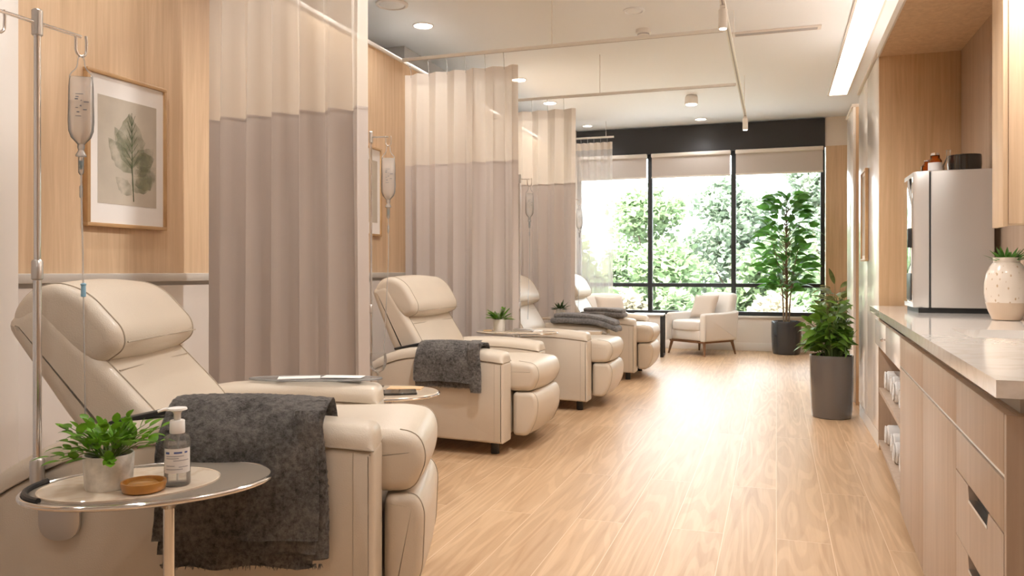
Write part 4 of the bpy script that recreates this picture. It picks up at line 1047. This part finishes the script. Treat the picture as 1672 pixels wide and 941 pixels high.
# third table
t = thing('side_table', 'oval pale side table with fern between the second and third recliners', 'side table', (-1.80, 5.485, 0), 0, 'chrome side tables')
ZT3 = .66
finish('tabletop', ellipse_disc(NB(), (0, 0), .30, .135, ZT3 - .016, ZT3, R(8)), 'pale_top', t)
finish('rim', tube(NB(), ellipse_pts((0, 0), .301, .136, ZT3 - .010, R(8), 64), .005, 8, True), 'chrome', t)
finish('stem', cyl(NB(), (0, 0, .02), (0, 0, ZT3 - .016), .014, None, 16), 'chrome', t); round_base(t, .12)
t = thing('potted_fern', 'green fern in a white pot on the table beside the second recliner', 'plant', (-1.93, 5.47, ZT3))
plant_pot(t, .046, .088, 'ceram', .88)
def fern(t, n, l0, l1, mat, seed, z, lw=.022, ll=.02):
    rnd = random.Random(seed); b = NB(); s_ = NB()
    for k in range(n):
        a = 2 * PI * k / n + rnd.uniform(-.3, .3); e = rnd.uniform(.25, 1.3); l = rnd.uniform(l0, l1)
        d = Vector((math.cos(a) * math.cos(e), math.sin(a) * math.cos(e), math.sin(e)))
        base = Vector((.018 * math.cos(a), .018 * math.sin(a), z)); pts = []
        for i in range(6):
            q = i / 5; pts.append(base + d * l * q + Vector((0, 0, -.25 * l * q * q)))
        tube(s_, pts, [.0012] * 5 + [.0005], 4)
        side = d.cross(Vector((0, 0, 1))).normalized()
        for i in range(3, 13):
            q = i / 12.0; p = base + d * l * q + Vector((0, 0, -.25 * l * q * q)); wl = ll * (1.15 - .8 * abs(q - .45))
            for sg in (-1, 1): leaf(b, p, side * sg + d * .5 + Vector((0, 0, .15)), wl, wl * .5, .2, 3, .1)
        leaf(b, pts[-1], d, ll * .8, ll * .4, .2, 3, .1)
    finish('foliage', b, mat, t, 180); finish('stems', s_, 'stem', t)
fern(t, 30, .08, .14, 'leaf_fern', 4, .078, ll=.024)
t = thing('remote_tray', 'small grey tray on the oval table under the third drip stand', 'tray', (-1.755, 5.50, ZT3), R(5))
finish('tray', box(NB(), -.075, .075, -.035, .035, 0, .014, .004), 'steel', t); finish('lid', box(NB(), -.06, .06, -.028, .028, .014, .020, .003), 'silver', t)
t = thing('notepad', 'white notepad lying near the right tip of the oval fern table', 'notepad', (-1.645, 5.515, ZT3), R(5))
finish('pages', box(NB(), -.03, .03, -.04, .04, 0, .010, .002), 'mat_white', t); finish('binding', box(NB(), -.032, -.026, -.041, .041, 0, .012, .001), 'inkgrey', t)
t = thing('coaster', 'dark round coaster left of the fern pot', 'coaster', (-2.015, 5.455, ZT3))
finish('disc', lathe(NB(), [(.03, 0), (.032, .002), (.031, .008), (0, .008)], seg=24), 'tan', t)
# fourth table
t = thing('side_table', 'small pale side table between the third recliner and third curtain', 'side table', (-1.95, 7.18, 0), 0, 'chrome side tables')
ZT4 = .665
finish('tabletop', ellipse_disc(NB(), (0, 0), .22, .14, ZT4 - .016, ZT4, 0), 'pale_top', t)
finish('rim', tube(NB(), ellipse_pts((0, 0), .221, .141, ZT4 - .010, 0, 48), .004, 8, True), 'chrome', t)
finish('stem', cyl(NB(), (0, 0, .02), (0, 0, ZT4 - .016), .014, None, 16), 'chrome', t); round_base(t, .12)
t = thing('potted_plant', 'dark olive spiky plant in white pot behind the third recliner', 'plant', (-1.92, 7.17, ZT4))
plant_pot(t, .045, .085, 'ceram', .9)
rnd = random.Random(9); b = NB()
for k in range(46):
    a = rnd.uniform(0, 2 * PI); e = rnd.uniform(.2, 1.4); d = (math.cos(a) * math.cos(e), math.sin(a) * math.cos(e), math.sin(e))
    leaf(b, (.015 * math.cos(a), .015 * math.sin(a), .07), d, rnd.uniform(.07, .125), .020, .15, 4, .3)
finish('foliage', b, 'leaf_dk', t)
# clear arm tray of the first recliner
p = on_chair(0, -.34, .775, .70)
t = thing('arm_tray', 'clear shiny tray resting on the far arm of the first recliner', 'tray', p, R(19))
b = NB(); ellipse_disc(b, (0, 0), .24, .062, .002, .008, 0, 48, .002); finish('tray', b, 'bag', t)
finish('rim', tube(NB(), ellipse_pts((0, 0), .241, .063, .006, 0, 48), .004, 8, True), 'tubing', t)
for k, (x, y, a) in enumerate(((-.06, 0, .2), (.10, .005, -.1))):
    finish('paper', box(NB(), -.075, .075, -.035, .035, .009 + .002 * k, .0105 + .002 * k, 0, 2, Matrix.Translation((x, y, 0)) @ Matrix.Rotation(a, 4, 'Z')), 'mat_white', t)

# ------------------------------------------------------------------ armchairs by the window
def armchair(label, loc, rz, pillow_label, pmat, px=0.0, prz=0.0):
    """local: faces -y, origin at the middle of the footprint"""
    t = thing('armchair', label, 'armchair', loc, rz, 'white armchairs by the window')
    W, Dp = .66, .66
    b = NB(); box(b, -W / 2 + .085, W / 2 - .085, -Dp / 2 + .01, Dp / 2 - .06, .20, .33, .015, 3); finish('seat_base', b, 'boucle', t)
    b = NB(); superell(b, (0, -.055, .385), W / 2 - .088, .285, .075, .32, .22); finish('seat_cushion', b, 'boucle', t)
    for s in (-1, 1):
        poly = roundpoly([(-Dp / 2, .19), (Dp / 2 - .02, .19), (Dp / 2 + .03, .58), (Dp / 2 - .16, .555), (-Dp / 2 + .02, .55), (-Dp / 2, .53)], [.015, .02, .03, .05, .03, .03], 5)
        b = NB(); x0 = s * (W / 2 - .04)
        slab(b, poly, x0 - .045, x0 + .045, .028, 4, 'yz'); finish('arm', b, 'boucle', t)
    poly = roundpoly([(Dp / 2 - .21, .20), (Dp / 2 - .02, .20), (Dp / 2 + .10, .78), (Dp / 2 + .05, .81), (Dp / 2 - .04, .79), (Dp / 2 - .16, .42)], [.02, .03, .05, .04, .05, .05], 5)
    b = NB(); slab(b, poly, -W / 2 + .06, W / 2 - .06, .05, 5, 'yz', crown=.012); finish('backrest', b, 'boucle', t)
    b = NB(); box(b, -W / 2 + .03, W / 2 - .03, -Dp / 2 + .03, Dp / 2 - .04, .165, .198, .006); finish('leg_frame', b, 'walnut', t)
    for sx in (-1, 1):
        for sy in (-1, 1):
            b = NB(); cyl(b, (sx * (W / 2 - .02), sy * (Dp / 2 - .025), 0), (sx * (W / 2 - .055), sy * (Dp / 2 - .06), .185), .011, .022, 14); finish('leg', b, 'walnut', t)
    pw = Matrix.Rotation(rz, 3, 'Z') @ Vector((px, .075, 0))
    p = thing('throw_pillow', pillow_label, 'pillow', (loc[0] + pw.x, loc[1] + pw.y, .625), rz + prz, 'pillows on the armchairs')
    b = NB(); rings = []
    n = 26
    def fn(u, v, s):
        x, z = (u - .5) * 2, (v - .5) * 2
        th = .065 * ((1 - x ** 4) * (1 - z ** 4)) ** .55
        pinch = 1 - .10 * (1 - abs(x) ** 2) * abs(z) ** 3; pz_ = 1 - .10 * (1 - abs(z) ** 2) * abs(x) ** 3
        return Vector((x * .20 * pz_, s * th, z * .17 * pinch))
    sheet(b, lambda u, v: fn(u, v, 1), n, n); sheet(b, lambda u, v: fn(u, v, -1), n, n)
    bmesh.ops.remove_doubles(b, verts=b.verts, dist=.0008)
    rot = Matrix.Rotation(R(-22), 3, 'X')
    for v in b.verts: v.co = rot @ v.co
    finish('cushion', b, pmat, p, 60)
    return t
armchair('white armchair with walnut legs right of the black side table', (-.945, 10.81, 0), R(-36), 'cream pillow on the armchair right of the black table', 'linen', -.02, 0)
armchair('white armchair half hidden behind the farthest recliner', (-1.93, 9.76, 0), R(35), 'taupe pillow on the half hidden armchair', 'linen', .0, .1)
t = thing('sled_table', 'small black framed side table between the two armchairs', 'side table', (-1.58, 10.35, 0), R(4))
finish('tabletop', box(NB(), -.20, .20, -.20, .20, .525, .545, .004), 'steel', t)
b = NB(); box(b, .16, .20, -.20, -.16, 0, .525, .002); box(b, .16, .20, .16, .20, 0, .525, .002); box(b, .16, .20, -.16, .16, 0, .02, .002); finish('leg_frame', b, 'black', t)
b = NB(); box(b, -.20, -.16, -.20, -.16, 0, .525, .002); box(b, -.20, -.16, .16, .20, 0, .525, .002); box(b, -.20, -.16, -.16, .16, 0, .02, .002); finish('leg_frame', b, 'black', t)

# ------------------------------------------------------------------ floor plants
def planter(t, r, h, mat, bulge=0.0, top=1.0):
    pr = [(r * .86, 0), (r * .9, .006)] + [(r * (.92 + .08 * math.sin(PI * .5 * min(1, s * 1.3)) + bulge * math.sin(PI * s)), h * s) for s in (.15, .35, .55, .75, .92)] + [(r * top, h - .004), (r * top * .985, h), (r * top * .92, h - .002), (r * top * .90, h - .05)]
    finish('pot', lathe(NB(), pr, seg=56), mat, t); finish('soil', lathe(NB(), [(r * top * .92, h - .045), (0, h - .035)], seg=28), 'soil', t)
t = thing('ficus_tree', 'tall ficus in a charcoal pot standing before the window', 'plant', (.125, 11.10, 0))
planter(t, .19, .44, 'pot_navy', .02)
rnd = random.Random(31); b = NB(); tr = NB()
tube(tr, [(0, 0, .39), (.01, 0, .9), (-.005, 0, 1.5), (.01, 0, 2.05)], [.017, .015, .011, .004], 10)
tube(tr, [(.03, .02, .39), (.055, .02, .8), (.10, .0, 1.15), (.16, 0, 1.45)], [.011, .009, .007, .003], 8)
tube(tr, [(-.03, .01, .39), (-.045, .02, .8), (-.10, 0, 1.15), (-.17, 0, 1.5)], [.011, .009, .007, .003], 8)
for k in range(250):
    z = .82 + 1.30 * ((k + .5) / 250); h = (z - .82) / 1.30
    rad = (.10 + .22 * math.sin(PI * (.12 + .80 * h)) ** .8) * rnd.uniform(.25, 1.0); a = k * 2.4 + rnd.uniform(-.4, .4)
    q = Vector((rad * math.cos(a), rad * .8 * math.sin(a), z)); root = Vector((.0, 0, z - .10 - .1 * rnd.random()))
    if rad > .08: tube(tr, [root, (root + q) / 2 + Vector((0, 0, .02)), q], [.004, .003, .0015], 4)
    d = Vector((math.cos(a) * .9, math.sin(a) * .7, rnd.uniform(.1, .8)))
    leaf(b, q, d, rnd.uniform(.16, .25), rnd.uniform(.07, .105), rnd.uniform(.2, .6), 6, .25, Vector((rnd.gauss(0, .7), rnd.gauss(-.35, .5), .75)), .85)
for k in range(6): leaf(b, (.01, 0, 2.03), (math.cos(k), math.sin(k), 1.4), .16, .055, .1, 6, .25)
finish('foliage', b, 'leaf_ficus', t, 180); finish('trunk', tr, 'bark', t)
def bush(t, zb, n, rx, hgt, mat, seed, ll=(.12, .2), lw=(.045, .07), sprays=True, core=.05):
    rnd = random.Random(seed); b = NB(); s_ = NB()
    for k in range(n):
        a = rnd.uniform(0, 2 * PI); e = rnd.uniform(.25, 1.45); top = Vector((rx * math.cos(a) * math.cos(e) * rnd.uniform(.5, 1), rx * math.sin(a) * math.cos(e) * rnd.uniform(.5, 1), hgt * math.sin(e) * rnd.uniform(.55, 1)))
        top.x = min(top.x, .15); base = Vector((core * math.cos(a) * rnd.random(), core * math.sin(a) * rnd.random(), zb)); q = base + top
        mid = base + Vector((top.x * .35, top.y * .35, top.z * .6)); tube(s_, smooth_open([base, mid, q], 1), [.004, .0038, .0032, .0028, .0022, .0015][:len(smooth_open([base, mid, q], 1))], 5)
        for j in range(4):
            f = .45 + .18 * j; p = base + top * min(1, f)
            d = Vector((math.cos(a + rnd.uniform(-1.6, 1.6)), math.sin(a + rnd.uniform(-1.6, 1.6)), rnd.uniform(.05, 1.0)))
            if p.x + d.x * .12 > .17: continue
            leaf(b, p, d, rnd.uniform(*ll), rnd.uniform(*lw), rnd.uniform(.15, .7), 6, .3, Vector((rnd.gauss(0, .6), rnd.gauss(-.3, .5), .8)), .9)
    finish('foliage', b, mat, t, 180); finish('stems', s_, 'stem', t)
t = thing('leafy_plant', 'bushy green plant in a tall glossy taupe pot by the cabinet', 'plant', (.395, 6.42, 0))
planter(t, .155, .47, 'pot_taupe', .0)
bush(t, .43, 70, .175, .50, 'leaf_floor', 7, (.10, .17), (.035, .06), core=.08)
t = thing('leafy_plant', 'reddish green plant half hidden behind the bushy one', 'plant', (.60, 9.0, 0))
planter(t, .15, .42, 'pot_taupe', .0)
bush(t, .38, 34, .22, .66, 'leaf_red', 3, (.14, .24), (.04, .06), core=.06)

# ------------------------------------------------------------------ outside: pale bounce ground, trees and shrubs
struct('ground', box(NB(), -60, 60, YB + 1.0, 90, -3.2, -3.0), 'bounce_ground')
OUT = [leafmat('hazed_yellow_leaf', (.30, .37, .17), .3, .4, .7, .8, .2), leafmat('soft_green_leaf', (.25, .33, .19), .3, .4, .7, .8, .2), leafmat('grey_green_leaf', (.27, .33, .25), .25, .4, .7, .8, .2), leafmat('blossom_leaf', (.44, .40, .31), .3, .4, .7, .8, .2)]  # leaf colours paled to stand in for haze and overexposure
def tree(label, x, y, zt, rx, mi, seed, n=13000, shrub=False, pointy=.7, ls=.29):
    t = thing('shrub' if shrub else 'tree', label, 'shrub' if shrub else 'tree', (x, y, -3.0), 0, 'shrubs outside' if shrub else 'trees outside')
    rnd = random.Random(seed); H = zt + 3.0; b = NB()
    cl = []
    for k in range(46 if not shrub else 22):
        h = rnd.uniform(.12 if not shrub else .05, 1.0); rr_ = rx * (1 - h ** 1.6 * pointy) * math.sqrt(rnd.random()); a = rnd.uniform(0, 2 * PI)
        cl.append((Vector((rr_ * math.cos(a), rr_ * math.sin(a), H * h * .96)), rx * rnd.uniform(.16, .34)))
    for k in range(n):
        c, r_ = cl[k % len(cl)]; v = Vector((rnd.gauss(0, 1), rnd.gauss(0, 1), rnd.gauss(0, .8))); v = v.normalized() * r_ * rnd.random() ** .4
        p = c + v; d = Vector((rnd.uniform(-1, 1), rnd.uniform(-1, 1), rnd.uniform(-.6, .8))).normalized(); s = d.cross(Vector((rnd.uniform(-1, 1), rnd.uniform(-1, 1), 1))).normalized()
        l = ls * rnd.uniform(.6, 1.3); b.faces.new([b.verts.new(q) for q in (p, p + d * l * .5 + s * l * .3, p + d * l, p + d * l * .5 - s * l * .3)])
    finish('foliage', b, OUT[mi], t, 180, False)
    tb = NB(); tube(tb, [(0, 0, 0), (.05, 0, H * .4), (0, .05, H * .9)], [.06 * rx, .045 * rx, .01 * rx], 8)
    for k in range(8):
        c, r_ = cl[k]; tube(tb, [(0, 0, c.z * .55), (c.x * .5, c.y * .5, c.z * .8), c], [.025 * rx, .015 * rx, .006 * rx], 5)
    finish('trunk', tb, 'bark_out', t)
tree('yellow green tree behind the left window pane, beside the sheer curtain', -6.6, 22, 3.1, 2.6, 0, 1)
tree('pale tree with a round crown in the middle of the middle pane', -4.6, 30, 4.1, 2.7, 1, 2)
tree('tall pale tree behind the mullion right of the middle pane', -1.6, 33, 5.0, 2.6, 2, 3)
tree('tallest hazy tree in the right pane, behind the ficus', 1.9, 36, 6.2, 3.2, 2, 4, 16000)
tree('broad pale tree at the right edge of the right pane', 4.9, 34, 4.5, 2.8, 1, 5)
tree('far hazy tree seen through the sheer curtain', -10.5, 32, 3.8, 3.0, 2, 6)
tree('low bushy tree in front of the middle pane', -3.4, 24, 1.9, 2.3, 1, 7)
tree('low bushy tree in front of the right pane, left of the ficus', -.2, 24, 2.0, 2.2, 1, 8)
tree('low pale tree at the far right behind the ficus leaves', 2.4, 25, 1.6, 2.2, 3, 9)
SL = ['creamy shrub below the left pane', 'creamy blossom shrub below the middle pane on its left', 'green shrub below the middle pane behind the white armchair', 'creamy shrub below the right pane, left of the ficus pot', 'green shrub below the right pane, right of the ficus pot']
for k, (x, y, zt) in enumerate(((-5.0, 18.5, .5), (-3.3, 18, .55), (-1.7, 18.3, .5), (.0, 18, .45), (1.6, 18.5, .5))):
    tree(SL[k], x, y, zt, 1.15, (3, 3, 1, 3, 0)[k], 40 + k, 7000, True, .5, .22)
